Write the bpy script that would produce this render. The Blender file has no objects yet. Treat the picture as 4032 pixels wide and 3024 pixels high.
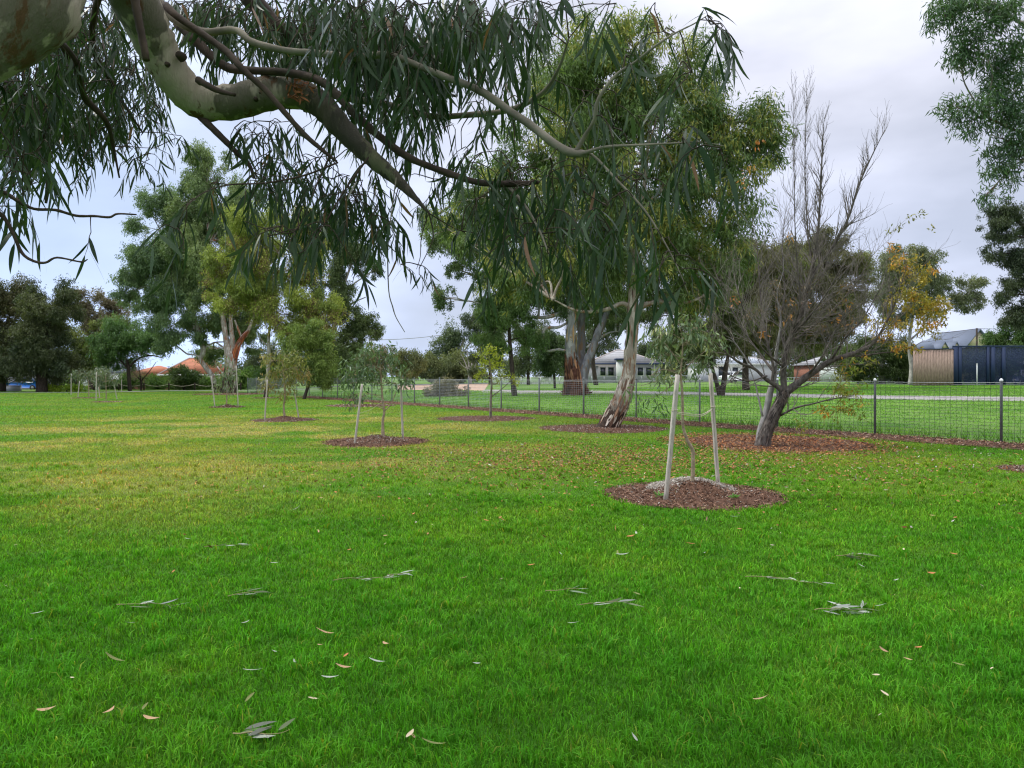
import bpy, math
import numpy as np
from mathutils import Vector
R = math.radians
rng = np.random.default_rng(7)
sc = bpy.context.scene

# ------------------------------------------------------------------ camera
F, CX, HY, EYE = 3030.0, 2016.0, 1483.0, 1.55       # focal (photo px), centre column, horizon row, eye height
cam = bpy.data.cameras.new("camera"); cam_o = bpy.data.objects.new("camera", cam)
sc.collection.objects.link(cam_o); sc.camera = cam_o
cam_o.location = (0, 0, EYE); cam_o.rotation_euler = (R(90), 0, 0)
cam.sensor_width = 36; cam.lens = 36*F/4032; cam.shift_y = (HY-1512)/4032
cam.clip_start = 0.05; cam.clip_end = 3000

# ------------------------------------------------------------------ sky, sun, exposure
SUN_EL, SUN_AZ = 50, -75            # azimuth clockwise from +Y (view direction); the brighter part of the overcast is on the left
w = bpy.data.worlds.new("World"); sc.world = w; w.use_nodes = True
nt = w.node_tree; nt.nodes.clear(); N = nt.nodes.new; L = nt.links.new
out = N("ShaderNodeOutputWorld"); bg = N("ShaderNodeBackground"); L(bg.outputs[0], out.inputs[0])
sky = N("ShaderNodeTexSky"); sky.sky_type = 'NISHITA'; sky.sun_disc = False
sky.sun_elevation = R(SUN_EL); sky.sun_rotation = R(SUN_AZ)
sky.dust_density = 3
skm = N("ShaderNodeVectorMath"); skm.operation = 'SCALE'; skm.inputs['Scale'].default_value = 1.0
L(sky.outputs[0], skm.inputs[0])
tc = N("ShaderNodeTexCoord"); sep = N("ShaderNodeSeparateXYZ"); L(tc.outputs['Generated'], sep.inputs[0])
gr = N("ShaderNodeValToRGB"); gr.color_ramp.interpolation = 'EASE'
e = gr.color_ramp.elements
e[0].position = 0.0; e[0].color = (5.6, 6.4, 8.4, 1)
e[1].position = 1.0; e[1].color = (19.0, 19.4, 20.5, 1)
e2 = gr.color_ramp.elements.new(0.10); e2.color = (5.7, 6.2, 7.9, 1)
e3 = gr.color_ramp.elements.new(0.36); e3.color = (6.0, 6.15, 7.1, 1)
e4 = gr.color_ramp.elements.new(0.62); e4.color = (12.0, 12.3, 13.6, 1)
L(sep.outputs['Z'], gr.inputs[0])
mp = N("ShaderNodeMapping"); mp.inputs['Scale'].default_value = (1, 1, 2.6); L(tc.outputs['Generated'], mp.inputs[0])
nz = N("ShaderNodeTexNoise"); nz.inputs['Scale'].default_value = 2.6; nz.inputs['Detail'].default_value = 5; nz.inputs['Roughness'].default_value = 0.5
L(mp.outputs[0], nz.inputs[0])
cr = N("ShaderNodeMapRange"); cr.inputs['From Min'].default_value = 0.35; cr.inputs['From Max'].default_value = 0.72
cr.inputs['To Min'].default_value = 0.90; cr.inputs['To Max'].default_value = 1.3; L(nz.outputs[0], cr.inputs[0])
cm = N("ShaderNodeVectorMath"); cm.operation = 'SCALE'; L(gr.outputs[0], cm.inputs[0]); L(cr.outputs[0], cm.inputs['Scale'])
mx = N("ShaderNodeMix"); mx.data_type = 'RGBA'
th = N("ShaderNodeMapRange"); th.inputs['From Min'].default_value = 0.3; th.inputs['From Max'].default_value = 0.62
th.inputs['To Min'].default_value = 0.72; th.inputs['To Max'].default_value = 0.97; L(nz.outputs[0], th.inputs[0])
L(th.outputs[0], mx.inputs['Factor']); L(skm.outputs[0], mx.inputs['A']); L(cm.outputs[0], mx.inputs['B'])
xr = N("ShaderNodeMapRange"); xr.inputs['From Min'].default_value = -.55; xr.inputs['From Max'].default_value = .05; xr.inputs['To Min'].default_value = 1; xr.inputs['To Max'].default_value = 0
L(sep.outputs['X'], xr.inputs[0]); bl_m = N("ShaderNodeMix"); bl_m.data_type = 'RGBA'; bl_m.blend_type = 'MULTIPLY'; L(xr.outputs[0], bl_m.inputs['Factor'])
L(mx.outputs['Result'], bl_m.inputs['A']); bl_m.inputs['B'].default_value = (.90, 1.03, 1.16, 1)
L(bl_m.outputs['Result'], bg.inputs[0]); bg.inputs[1].default_value = 0.1

sun = bpy.data.lights.new("sun", 'SUN'); sun.energy = 1.9; sun.angle = R(14); sun.color = (1, 0.95, 0.87)
sun_o = bpy.data.objects.new("sun", sun); sc.collection.objects.link(sun_o)
sd = Vector((math.sin(R(SUN_AZ))*math.cos(R(SUN_EL)), math.cos(R(SUN_AZ))*math.cos(R(SUN_EL)), math.sin(R(SUN_EL))))
sun_o.rotation_euler = sd.to_track_quat('Z', 'Y').to_euler(); sun_o.location = (0, 0, 60)
vs = sc.view_settings; vs.view_transform = 'Standard'; vs.look = 'None'; vs.gamma = 1; vs.exposure = 0.4
sc.render.engine = 'CYCLES'
cy = sc.cycles; cy.max_bounces = 5; cy.diffuse_bounces = 3; cy.glossy_bounces = 1; cy.transmission_bounces = 3
cy.transparent_max_bounces = 8; cy.use_denoising = True; cy.sample_clamp_indirect = 4; cy.filter_width = 1.2

# ------------------------------------------------------------------ terrain, pixel helpers
FX0, FY0, FDX, FDY = 11.19, 17.6, -1.67, 2.582          # first fence post and the step from post to post
def sstep(a, b, x):
    t = np.clip((x-a)/(b-a), 0, 1); return t*t*(3-2*t)
def fence_s(x, y): return (x-FX0)*.84 + (y-FY0)*.544     # distance beyond the fence line
def gz(x, y):
    x = np.asarray(x, float); y = np.asarray(y, float)
    s = np.maximum(0, fence_s(x, y)-2)
    right = sstep(-.42, -.2, x/np.maximum(y, 1))
    z = 1.05*(1-np.exp(-s*.0165/1.05))*right*1.18
    z = z - .8*sstep(92, 104, y)*(1-right)
    return z
def P(px, py, Y): return np.array([(px-CX)/F*Y, Y, EYE+(HY-py)/F*Y])
def G(px, py, lo=2.0, hi=240.0):
    a, b = lo, hi
    for _ in range(50):
        m = (a+b)/2; x = (px-CX)/F*m
        if EYE+(HY-py)/F*m > gz(x, m): a = m
        else: b = m
    x = (px-CX)/F*a
    return np.array([x, a, float(gz(x, a))])

# ------------------------------------------------------------------ mesh builder and object helpers
ORG = {}
class B:
    def __init__(s): s.V = []; s.Q = []; s.T = []; s.C = []; s.n = 0
    def add(s, V, Q=None, T=None, col=None):
        V = np.asarray(V, float).reshape(-1, 3)
        if Q is not None and len(Q): s.Q.append(np.asarray(Q, int).reshape(-1, 4)+s.n)
        if T is not None and len(T): s.T.append(np.asarray(T, int).reshape(-1, 3)+s.n)
        s.V.append(V); c = np.ones((len(V), 3)) if col is None else np.broadcast_to(np.asarray(col, float), (len(V), 3))
        s.C.append(c); s.n += len(V)
    def build(s, name, mat, parent=None, smooth=False, org=None):
        V = np.concatenate(s.V); C = np.concatenate(s.C)
        o0 = ORG[parent.name] if parent is not None else (np.zeros(3) if org is None else np.asarray(org, float))
        V = V-o0
        me = bpy.data.meshes.new(name)
        Q = np.concatenate(s.Q) if s.Q else np.zeros((0, 4), int); T = np.concatenate(s.T) if s.T else np.zeros((0, 3), int)
        me.vertices.add(len(V)); me.vertices.foreach_set('co', V.astype(np.float32).ravel())
        nl = Q.size+T.size; me.loops.add(nl)
        me.loops.foreach_set('vertex_index', np.concatenate([Q.ravel(), T.ravel()]).astype(np.int32))
        me.polygons.add(len(Q)+len(T))
        ls = np.concatenate([np.arange(len(Q))*4, Q.size+np.arange(len(T))*3]).astype(np.int32)
        me.polygons.foreach_set('loop_start', ls)
        me.update(calc_edges=True)
        if smooth: me.polygons.foreach_set('use_smooth', np.ones(len(me.polygons), bool))
        at = me.attributes.new('col', 'FLOAT_COLOR', 'POINT')
        at.data.foreach_set('color', np.concatenate([C, np.ones((len(C), 1))], 1).astype(np.float32).ravel())
        me.materials.append(mat)
        ob = bpy.data.objects.new(name, me); sc.collection.objects.link(ob)
        if parent is not None: ob.parent = parent
        else: ob.location = o0
        ORG[ob.name] = o0
        return ob
    # ---- shapes
    def tube(s, pts, rad, sides=8, sub=4, cap=True, col=None, wob=0):
        pts = np.asarray(pts, float); rad = np.broadcast_to(np.asarray(rad, float), (len(pts),))
        if sub > 1 and len(pts) > 2:
            q = np.vstack([2*pts[0]-pts[1], pts, 2*pts[-1]-pts[-2]]); o = []; r = []
            for i in range(len(pts)-1):
                for k in range(sub):
                    t = k/sub; a, b, c, d = q[i:i+4]
                    o.append(.5*((2*b)+(-a+c)*t+(2*a-5*b+4*c-d)*t*t+(-a+3*b-3*c+d)*t**3)); r.append(rad[i]*(1-t)+rad[i+1]*t)
            o.append(pts[-1]); r.append(rad[-1]); pts = np.array(o); rad = np.array(r)
        n = len(pts)
        if wob: rad = rad*(1+wob*rng.normal(size=n))
        tan = np.gradient(pts, axis=0); tan /= np.linalg.norm(tan, axis=1)[:, None]+1e-9
        up = np.array([0, 0, 1.]) if abs(tan[0, 2]) < .9 else np.array([1., 0, 0])
        V = np.zeros((n, sides, 3)); u = np.cross(tan[0], up); u /= np.linalg.norm(u)
        ang = np.arange(sides)/sides*2*np.pi
        for i in range(n):
            u = u-tan[i]*np.dot(u, tan[i]); u /= np.linalg.norm(u)+1e-9; v = np.cross(tan[i], u)
            rr = rad[i]*(1+(wob*rng.normal(size=sides) if wob else 0))
            V[i] = pts[i]+(np.outer(np.cos(ang)*rr, u)+np.outer(np.sin(ang)*rr, v))
        I = np.arange(n-1)[:, None]*sides; J = np.arange(sides)[None]; J2 = (J+1) % sides
        Q = np.stack([I+J, I+J2, I+sides+J2, I+sides+J], -1).reshape(-1, 4)
        VV = V.reshape(-1, 3); T = None
        if cap:
            VV = np.vstack([VV, pts[0], pts[-1]]); k = n*sides; j = np.arange(sides); j2 = (j+1) % sides
            T = np.vstack([np.stack([j2, j, np.full(sides, k)], 1), np.stack([(n-1)*sides+j, (n-1)*sides+j2, np.full(sides, k+1)], 1)])
        s.add(VV, Q, T, col); return pts
    def box(s, c, size, rz=0, col=None, taper=1.0):
        c = np.asarray(c, float); h = np.asarray(size, float)/2
        v = np.array([[x, y, z] for z in (-1, 1) for x, y in ((-1, -1), (1, -1), (1, 1), (-1, 1))], float)
        v[4:, :2] *= taper; v = v*h
        ca, sa = math.cos(rz), math.sin(rz)
        v = np.c_[v[:, 0]*ca-v[:, 1]*sa, v[:, 0]*sa+v[:, 1]*ca, v[:, 2]]+c
        s.add(v, [[3, 2, 1, 0], [4, 5, 6, 7], [0, 1, 5, 4], [1, 2, 6, 5], [2, 3, 7, 6], [3, 0, 4, 7]], None, col)
    def wires(s, A, Bp, r, col=None):
        """many straight four-sided bars"""
        A = np.asarray(A, float).reshape(-1, 3); Bp = np.asarray(Bp, float).reshape(-1, 3); d = Bp-A; d /= np.linalg.norm(d, axis=1)[:, None]+1e-9
        up = np.where(np.abs(d[:, 2:3]) < .9, np.array([[0, 0, 1.]]), np.array([[1., 0, 0]])); u = np.cross(d, up); u /= np.linalg.norm(u, axis=1)[:, None]; v = np.cross(d, u)
        r = np.broadcast_to(np.asarray(r, float), (len(A),))[:, None]
        c = [u*r, v*r, -u*r, -v*r]; V = np.stack([A+k for k in c]+[Bp+k for k in c], 1)
        n = len(A); base = np.arange(n)[:, None, None]*8
        q = np.array([[0, 1, 5, 4], [1, 2, 6, 5], [2, 3, 7, 6], [3, 0, 4, 7]])[None]
        s.add(V.reshape(-1, 3), (base+q).reshape(-1, 4), None, None if col is None else np.repeat(np.broadcast_to(col, (n, 3)), 8, 0))
    def leaves(s, p, d, Ln, W, col, seg=1, droop=0.0, side=None, bend=0.0):
        """flat lance-shaped leaves: p base, d direction; seg 1 = one rhombus, else a curved strip"""
        n = len(p); d = d/(np.linalg.norm(d, axis=1)[:, None]+1e-9)
        Ln = np.broadcast_to(Ln, (n,)); W = np.broadcast_to(W, (n,))
        if side is None: side = rng.normal(size=(n, 3))
        side = side-d*np.sum(side*d, 1)[:, None]; side /= np.linalg.norm(side, axis=1)[:, None]+1e-9
        col = np.broadcast_to(col, (n, 3))
        if seg == 1:
            V = np.stack([p, p+d*(Ln*.45)[:, None]+side*(W/2)[:, None], p+d*Ln[:, None], p+d*(Ln*.45)[:, None]-side*(W/2)[:, None]], 1)
            s.add(V.reshape(-1, 3), np.arange(4*n).reshape(-1, 4), None, np.repeat(col, 4, 0)); return
        t = np.linspace(0, 1, seg+1); prof = np.sin(np.pi*np.clip(t, .03, 1)**.75)**.8; prof[0] = .07; prof[-1] = .02
        cv = rng.normal(size=n)*bend; Vs = []
        pos = p.copy(); dd = d.copy(); nor = np.cross(d, side)
        for i in range(seg+1):
            wv = side*(W/2*prof[i])[:, None]
            Vs += [pos+wv, pos-wv]
            pos = pos+dd*(Ln/seg)[:, None]
            dd = dd+side*(cv/seg)[:, None]+nor*(cv*.6/seg)[:, None]+np.array([0, 0, -droop/seg])
            dd /= np.linalg.norm(dd, axis=1)[:, None]
            side = side-dd*np.sum(side*dd, 1)[:, None]; side /= np.linalg.norm(side, axis=1)[:, None]+1e-9
        V = np.stack(Vs, 1); m = 2*(seg+1); base = np.arange(n)[:, None, None]*m
        q = np.array([[2*i, 2*i+1, 2*i+3, 2*i+2] for i in range(seg)])[None]
        s.add(V.reshape(-1, 3), (base+q).reshape(-1, 4), None, np.repeat(col, m, 0))

def root(name, loc, label, cat, group=None):
    o = bpy.data.objects.new(name, None); sc.collection.objects.link(o); o.location = tuple(float(v) for v in loc); o.empty_display_size = .2
    o['label'] = label; o['category'] = cat
    if group: o['group'] = group
    ORG[o.name] = np.asarray(loc, float); return o
def tag(o, label=None, cat=None, group=None, kind=None):
    for k, v in (('label', label), ('category', cat), ('group', group), ('kind', kind)):
        if v: o[k] = v
    return o

# ------------------------------------------------------------------ materials
def mat(name):
    m = bpy.data.materials.new(name); m.use_nodes = True; t = m.node_tree; t.nodes.clear()
    o = t.nodes.new("ShaderNodeOutputMaterial"); return m, t, o
def pr(t, rough=.7, spec=.3, metal=0):
    p = t.nodes.new("ShaderNodeBsdfPrincipled"); p.inputs['Roughness'].default_value = rough
    p.inputs['Specular IOR Level'].default_value = spec; p.inputs['Metallic'].default_value = metal; return p
def noise(t, scale, detail=4, rough=.55, vec=None, stretch=None, coord='Object'):
    n = t.nodes.new("ShaderNodeTexNoise"); n.inputs['Scale'].default_value = scale; n.inputs['Detail'].default_value = detail; n.inputs['Roughness'].default_value = rough
    c = t.nodes.new("ShaderNodeTexCoord") if coord == 'Object' else t.nodes.new("ShaderNodeNewGeometry")
    s = c.outputs['Object'] if coord == 'Object' else c.outputs['Position']
    if stretch:
        mpn = t.nodes.new("ShaderNodeMapping"); mpn.inputs['Scale'].default_value = stretch; t.links.new(s, mpn.inputs[0]); s = mpn.outputs[0]
    t.links.new(s, n.inputs[0]); return n.outputs[0]
def ramp(t, fac, stops):
    r = t.nodes.new("ShaderNodeValToRGB"); el = r.color_ramp.elements
    el[0].position, el[0].color = stops[0][0], (*stops[0][1], 1); el[1].position, el[1].color = stops[-1][0], (*stops[-1][1], 1)
    for p, c in stops[1:-1]: k = el.new(p); k.color = (*c, 1)
    t.links.new(fac, r.inputs[0]); return r.outputs[0]
def mixc(t, fac, a, b, mode='MIX'):
    m = t.nodes.new("ShaderNodeMix"); m.data_type = 'RGBA'; m.blend_type = mode
    for k, v in (('Factor', fac), ('A', a), ('B', b)):
        if isinstance(v, (int, float)): m.inputs[k].default_value = v
        elif isinstance(v, tuple): m.inputs[k].default_value = (*v, 1)
        else: t.links.new(v, m.inputs[k])
    return m.outputs['Result']
def mrange(t, v, a, b, c=0, d=1):
    m = t.nodes.new("ShaderNodeMapRange"); m.inputs['From Min'].default_value = a; m.inputs['From Max'].default_value = b
    m.inputs['To Min'].default_value = c; m.inputs['To Max'].default_value = d; t.links.new(v, m.inputs[0]); return m.outputs[0]
def bump(t, h, strength, dist, p):
    b = t.nodes.new("ShaderNodeBump"); b.inputs['Strength'].default_value = strength; b.inputs['Distance'].default_value = dist
    t.links.new(h, b.inputs['Height']); t.links.new(b.outputs[0], p.inputs['Normal'])
def attr(t, name='col'):
    a = t.nodes.new("ShaderNodeAttribute"); a.attribute_name = name; return a.outputs['Color']
def leaf_mat(name, rough, spec, trans):
    m, t, o = mat(name); p = pr(t, rough, spec); a = attr(t); t.links.new(a, p.inputs['Base Color'])
    tr = t.nodes.new("ShaderNodeBsdfTranslucent"); y = mixc(t, 1.0, a, (1.25, 1.35, .6), 'MULTIPLY'); t.links.new(y, tr.inputs[0])
    ms = t.nodes.new("ShaderNodeMixShader"); ms.inputs[0].default_value = trans
    t.links.new(p.outputs[0], ms.inputs[1]); t.links.new(tr.outputs[0], ms.inputs[2]); t.links.new(ms.outputs[0], o.inputs[0]); return m
M_leaf = leaf_mat('gum_leaf', .38, .28, .25)
M_far = leaf_mat('tree_foliage', .6, .3, .25)
def col_mat(name, rough=.8, spec=.2, metal=0):
    m, t, o = mat(name); p = pr(t, rough, spec, metal); t.links.new(attr(t), p.inputs['Base Color']); t.links.new(p.outputs[0], o.inputs[0]); return m
M_litter = col_mat('litter', .8, .2)
def plain(name, c, rough=.6, spec=.3, metal=0, var=.25, sc_=6, bstr=0, stretch=None):
    m, t, o = mat(name); p = pr(t, rough, spec, metal)
    n = noise(t, sc_, 5, .6, stretch=stretch)
    lo = tuple(v*(1-var) for v in c); hi = tuple(min(1, v*(1+var)) for v in c)
    t.links.new(ramp(t, n, [(.3, lo), (.7, hi)]), p.inputs['Base Color'])
    if bstr: bump(t, n, bstr, .02, p)
    t.links.new(p.outputs[0], o.inputs[0]); return m
def bark(name, a, b, c, dark, hd=0.6, sc_=1.0, amount=.5, hs=.5):
    """smooth patchy gum bark: a,b main tones, c streaks, dark rough stocking up to height hd (object z above the base)"""
    m, t, o = mat(name); p = pr(t, .75, .2)
    n1 = noise(t, 3.2*sc_, 5, .6, stretch=(1, 1, .35)); n2 = noise(t, 9*sc_, 6, .65, stretch=(1, 1, .22)); n3 = noise(t, 26*sc_, 5, .7, stretch=(1, 1, .15))
    base = ramp(t, n1, [(.41, a), (.445, b), (.54, b), (.565, tuple(v*1.12 for v in a))])
    st = mrange(t, n2, .545, .60)
    col = mixc(t, st, base, c)
    col = mixc(t, mrange(t, n3, .35, .75, 0, .35), col, tuple(v*.45 for v in c))
    g = t.nodes.new("ShaderNodeTexCoord"); sp = t.nodes.new("ShaderNodeSeparateXYZ"); t.links.new(g.outputs['Object'], sp.inputs[0])
    ad = t.nodes.new("ShaderNodeMath"); ad.operation = 'MULTIPLY_ADD'; t.links.new(n2, ad.inputs[0]); ad.inputs[1].default_value = -2.2*hs; t.links.new(sp.outputs['Z'], ad.inputs[2])
    f = mrange(t, ad.outputs[0], hd-1.1*hs-.40*hs, hd-1.1*hs+.34*hs, 1, 0)
    dk = ramp(t, n3, [(.3, tuple(v*.5 for v in dark)), (.7, tuple(v*1.5 for v in dark))])
    col = mixc(t, f, col, dk)
    t.links.new(col, p.inputs['Base Color']); bump(t, n3, .5, .03, p); t.links.new(p.outputs[0], o.inputs[0]); return m
M_limb = bark('overhead_gum_bark', (.37, .32, .235), (.15, .135, .095), (.12, .065, .03), (.05, .035, .025), -9, 1.2)
M_darklimb = bark('dark_limb_bark', (.105, .085, .060), (.07, .06, .045), (.17, .17, .09), (.05, .035, .025), -9, 1.6)
M_twig = plain('dark_twig_bark', (.060, .042, .030), .8, .2, var=.5, sc_=9, bstr=.4)
M_paletwig = plain('pale_branch_bark', (.22, .19, .14), .8, .2, var=.45, sc_=7, bstr=.4)
M_lean = bark('leaning_gum_bark', (.45, .40, .31), (.31, .265, .20), (.24, .13, .075), (.050, .030, .020), .70, 1.0)
M_big = bark('big_gum_bark', (.36, .345, .31), (.25, .245, .24), (.30, .18, .08), (.085, .034, .02), 2.5, .45, hs=1.2)
M_pale = bark('pale_gum_bark', (.44, .41, .36), (.33, .30, .25), (.26, .14, .08), (.055, .035, .03), 1.0, .6)
M_orange = bark('shedding_gum_bark', (.50, .46, .40), (.32, .28, .23), (.38, .12, .05), (.055, .032, .026), 2.2, .7)
M_grey = plain('grey_limb_bark', (.36, .33, .29), .8, .2, var=.35, sc_=3, bstr=.3)
M_dark = plain('dark_rough_bark', (.055, .042, .034), .9, .1, var=.5, sc_=12, bstr=.6, stretch=(1, 1, .3))
M_ash = plain('ash_bark', (.100, .083, .070), .85, .15, var=.65, sc_=16, bstr=.6, stretch=(1, 1, .4))
M_ashpale = plain('pale_ash_bark', (.27, .25, .23), .85, .2, var=.35, sc_=14, bstr=.4, stretch=(1, 1, .4))
M_stem = plain('sapling_bark', (.30, .23, .15), .8, .2, var=.4, sc_=18, bstr=.3)
M_stake = plain('weathered_pine_stake', (.43, .38, .32), .85, .15, var=.3, sc_=9, bstr=.4, stretch=(8, 8, .6))
M_rope = plain('jute_tie', (.5, .44, .33), .9, .1, var=.2, sc_=60)
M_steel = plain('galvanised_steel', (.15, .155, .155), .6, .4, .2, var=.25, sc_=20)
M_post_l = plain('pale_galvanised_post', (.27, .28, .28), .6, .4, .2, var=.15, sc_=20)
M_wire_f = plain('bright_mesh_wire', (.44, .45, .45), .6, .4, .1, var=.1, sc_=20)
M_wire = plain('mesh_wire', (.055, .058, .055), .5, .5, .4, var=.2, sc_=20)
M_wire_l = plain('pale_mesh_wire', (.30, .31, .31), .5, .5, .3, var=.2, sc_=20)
M_white = plain('white_paint', (.74, .74, .73), .5, .3, var=.06)
M_grass_blade = None

# ------------------------------------------------------------------ lawn colour, shared by the ground sheet and the blades
def lawn_color(t):
    g = t.nodes.new("ShaderNodeNewGeometry"); sp = t.nodes.new("ShaderNodeSeparateXYZ"); t.links.new(g.outputs['Position'], sp.inputs[0])
    def math_(op, a, b=None, c=None):
        m = t.nodes.new("ShaderNodeMath"); m.operation = op
        for i, v in enumerate((a, b, c)):
            if v is None: continue
            if isinstance(v, (int, float)): m.inputs[i].default_value = v
            else: t.links.new(v, m.inputs[i])
        return m.outputs[0]
    X, Y = sp.outputs['X'], sp.outputs['Y']
    big = noise(t, .9, 4, .6, coord='P'); mid = noise(t, 4.5, 4, .6, coord='P')
    green = ramp(t, big, [(.30, (.058, .240, .014)), (.52, (.090, .305, .018)), (.72, (.148, .345, .026))])
    green = mixc(t, mrange(t, mid, .3, .75, 0, .5), green, (.052, .180, .012))
    # worn yellow streaks on the open left of the lawn
    st = noise(t, .36, 5, .66, stretch=(.85, .8, 1), coord='P')
    dx = math_('DIVIDE', math_('ADD', X, 8.5), 10.5); dy = math_('DIVIDE', math_('ADD', Y, -21.0), 14.0)
    d2 = math_('SQRT', math_('ADD', math_('MULTIPLY', dx, dx), math_('MULTIPLY', dy, dy)))
    region = mrange(t, d2, 1.15, .6)
    yel = math_('MULTIPLY', mrange(t, st, .44, .57, 0, .9), region)
    fine = noise(t, 14, 3, .6, coord='P'); yel = math_('MULTIPLY', yel, mrange(t, fine, .25, .62, .45, 1))
    c = mixc(t, yel, green, (.52, .43, .15))
    # general yellowing of the mown middle distance
    gy = mrange(t, noise(t, .22, 4, .6, coord='P'), .36, .62, .1, .62)
    gy = math_('MULTIPLY', gy, mrange(t, Y, 4.5, 14, 0, 1))
    c = mixc(t, gy, c, (.235, .295, .030))
    # paddock behind the fence: fresher grass, lightened to paint in its open light
    s = math_('ADD', math_('MULTIPLY', math_('ADD', X, -FX0), .84), math_('MULTIPLY', math_('ADD', Y, -FY0), .544))
    beyond = mrange(t, s, .4, 1.0)
    fresh_lit = ramp(t, noise(t, .35, 5, .65, coord='P'), [(.35, (.125, .29, .045)), (.6, (.235, .42, .08))])
    c = mixc(t, beyond, c, fresh_lit)
    return c
def ground_mat():
    m, t, o = mat('lawn'); p = pr(t, .9, .1); c = lawn_color(t)
    v = noise(t, 60, 3, .7, coord='P'); c2 = mixc(t, 1.0, mixc(t, mrange(t, v, .3, .7, 0, .5), c, (.03, .06, .015)), (.72, .66, .72), 'MULTIPLY')
    t.links.new(c2, p.inputs['Base Color']); bump(t, noise(t, 25, 4, .7, coord='P'), .8, .03, p); t.links.new(p.outputs[0], o.inputs[0]); return m
def blade_mat():
    m, t, o = mat('grass_blades'); p = pr(t, .6, .08); c = lawn_color(t); a = attr(t)
    c = mixc(t, 1.0, c, a, 'MULTIPLY'); t.links.new(c, p.inputs['Base Color'])
    tr = t.nodes.new("ShaderNodeBsdfTranslucent"); t.links.new(mixc(t, 1.0, c, (1.1, 1.2, .4), 'MULTIPLY'), tr.inputs[0])
    ms = t.nodes.new("ShaderNodeMixShader"); ms.inputs[0].default_value = .35
    t.links.new(p.outputs[0], ms.inputs[1]); t.links.new(tr.outputs[0], ms.inputs[2]); t.links.new(ms.outputs[0], o.inputs[0]); return m
M_lawn = ground_mat(); M_blade = blade_mat()
M_soil = plain('red_brown_soil', (.095, .050, .032), .95, .1, var=.5, sc_=14, bstr=.8)
M_dirt = plain('sandy_track', (.42, .29, .21), .95, .1, var=.2, sc_=2)
M_conc = plain('path_concrete', (.27, .25, .235), .9, .2, var=.2, sc_=2)
M_asph = plain('street_asphalt', (.10, .10, .105), .9, .2, var=.2, sc_=2)

# ------------------------------------------------------------------ ground sheet
def lin(a, b, n): return np.linspace(a, b, n)
xs = np.unique(np.concatenate([lin(-900, -120, 14), lin(-120, -40, 30), lin(-40, 60, 130), lin(60, 140, 30), lin(140, 900, 14)]))
ys = np.unique(np.concatenate([lin(-300, -10, 8), lin(-10, 60, 90), lin(60, 140, 60), lin(140, 1500, 24)]))
XX, YY = np.meshgrid(xs, ys); ZZ = gz(XX, YY)
nx, ny = len(xs), len(ys); I = np.arange(ny-1)[:, None]*nx+np.arange(nx-1)[None]
b = B(); b.add(np.stack([XX, YY, ZZ], -1).reshape(-1, 3), np.stack([I, I+1, I+nx+1, I+nx], -1).reshape(-1, 4))
tag(b.build('lawn', M_lawn, smooth=True), kind='structure', label='mown green park lawn with worn yellow streaks', cat='lawn')

def ribbon(name, left, right, m, label, cat, dz=.02, n=6):
    """strip between two ground polylines"""
    b = B(); Lp, Rp = np.asarray(left, float), np.asarray(right, float); V = []
    k = max(2, n*(len(Lp)-1)+1); tt = np.linspace(0, len(Lp)-1, k)
    f = lambda A: np.stack([np.interp(tt, np.arange(len(A)), A[:, j]) for j in range(2)], 1)
    a, c = f(Lp), f(Rp); m_ = 4; rows = [a*(1-u)+c*u for u in np.linspace(0, 1, m_+1)]
    V = np.stack(rows, 1); Z = gz(V[..., 0], V[..., 1])+dz; V = np.concatenate([V, Z[..., None]], -1)
    I = np.arange(k-1)[:, None]*(m_+1)+np.arange(m_)[None]
    b.add(V.reshape(-1, 3), np.stack([I, I+1, I+m_+2, I+m_+1], -1).reshape(-1, 4))
    return tag(b.build(name, m, smooth=True), kind='structure', label=label, cat=cat)
def gl(pts): return [G(x, y)[:2] for x, y in pts]
ribbon('path', gl([(1890, 1546), (2050, 1551), (2300, 1550), (2800, 1559), (3500, 1574), (4200, 1583)]),
       gl([(1905, 1535), (2050, 1536), (2300, 1537), (2800, 1545), (3500, 1558), (4200, 1565)]), M_conc, 'pale concrete path crossing the grass behind the wire fence', 'path')
ribbon('dirt_track', gl([(1560, 1534), (1680, 1536), (1800, 1538), (1905, 1540)]), gl([(1560, 1516), (1680, 1512), (1800, 1511), (1925, 1512)]), M_dirt,
       'sandy orange track behind the wire fence', 'track', .015)
ribbon('footpath', [(-70, 73), (-40, 74.6), (-36, 84.5), (-20, 86)], [(-70, 75), (-41.5, 76.2), (-37.5, 86), (-20, 87.4)], M_conc, 'grey footpath along the far left edge of the lawn', 'path')
ribbon('street', [(-140, 98), (-30, 98), (10, 112), (80, 118), (160, 112)], [(-140, 106), (-32, 106), (8, 120), (80, 126), (160, 120)], M_asph, 'street running in front of the far houses', 'road')

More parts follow.
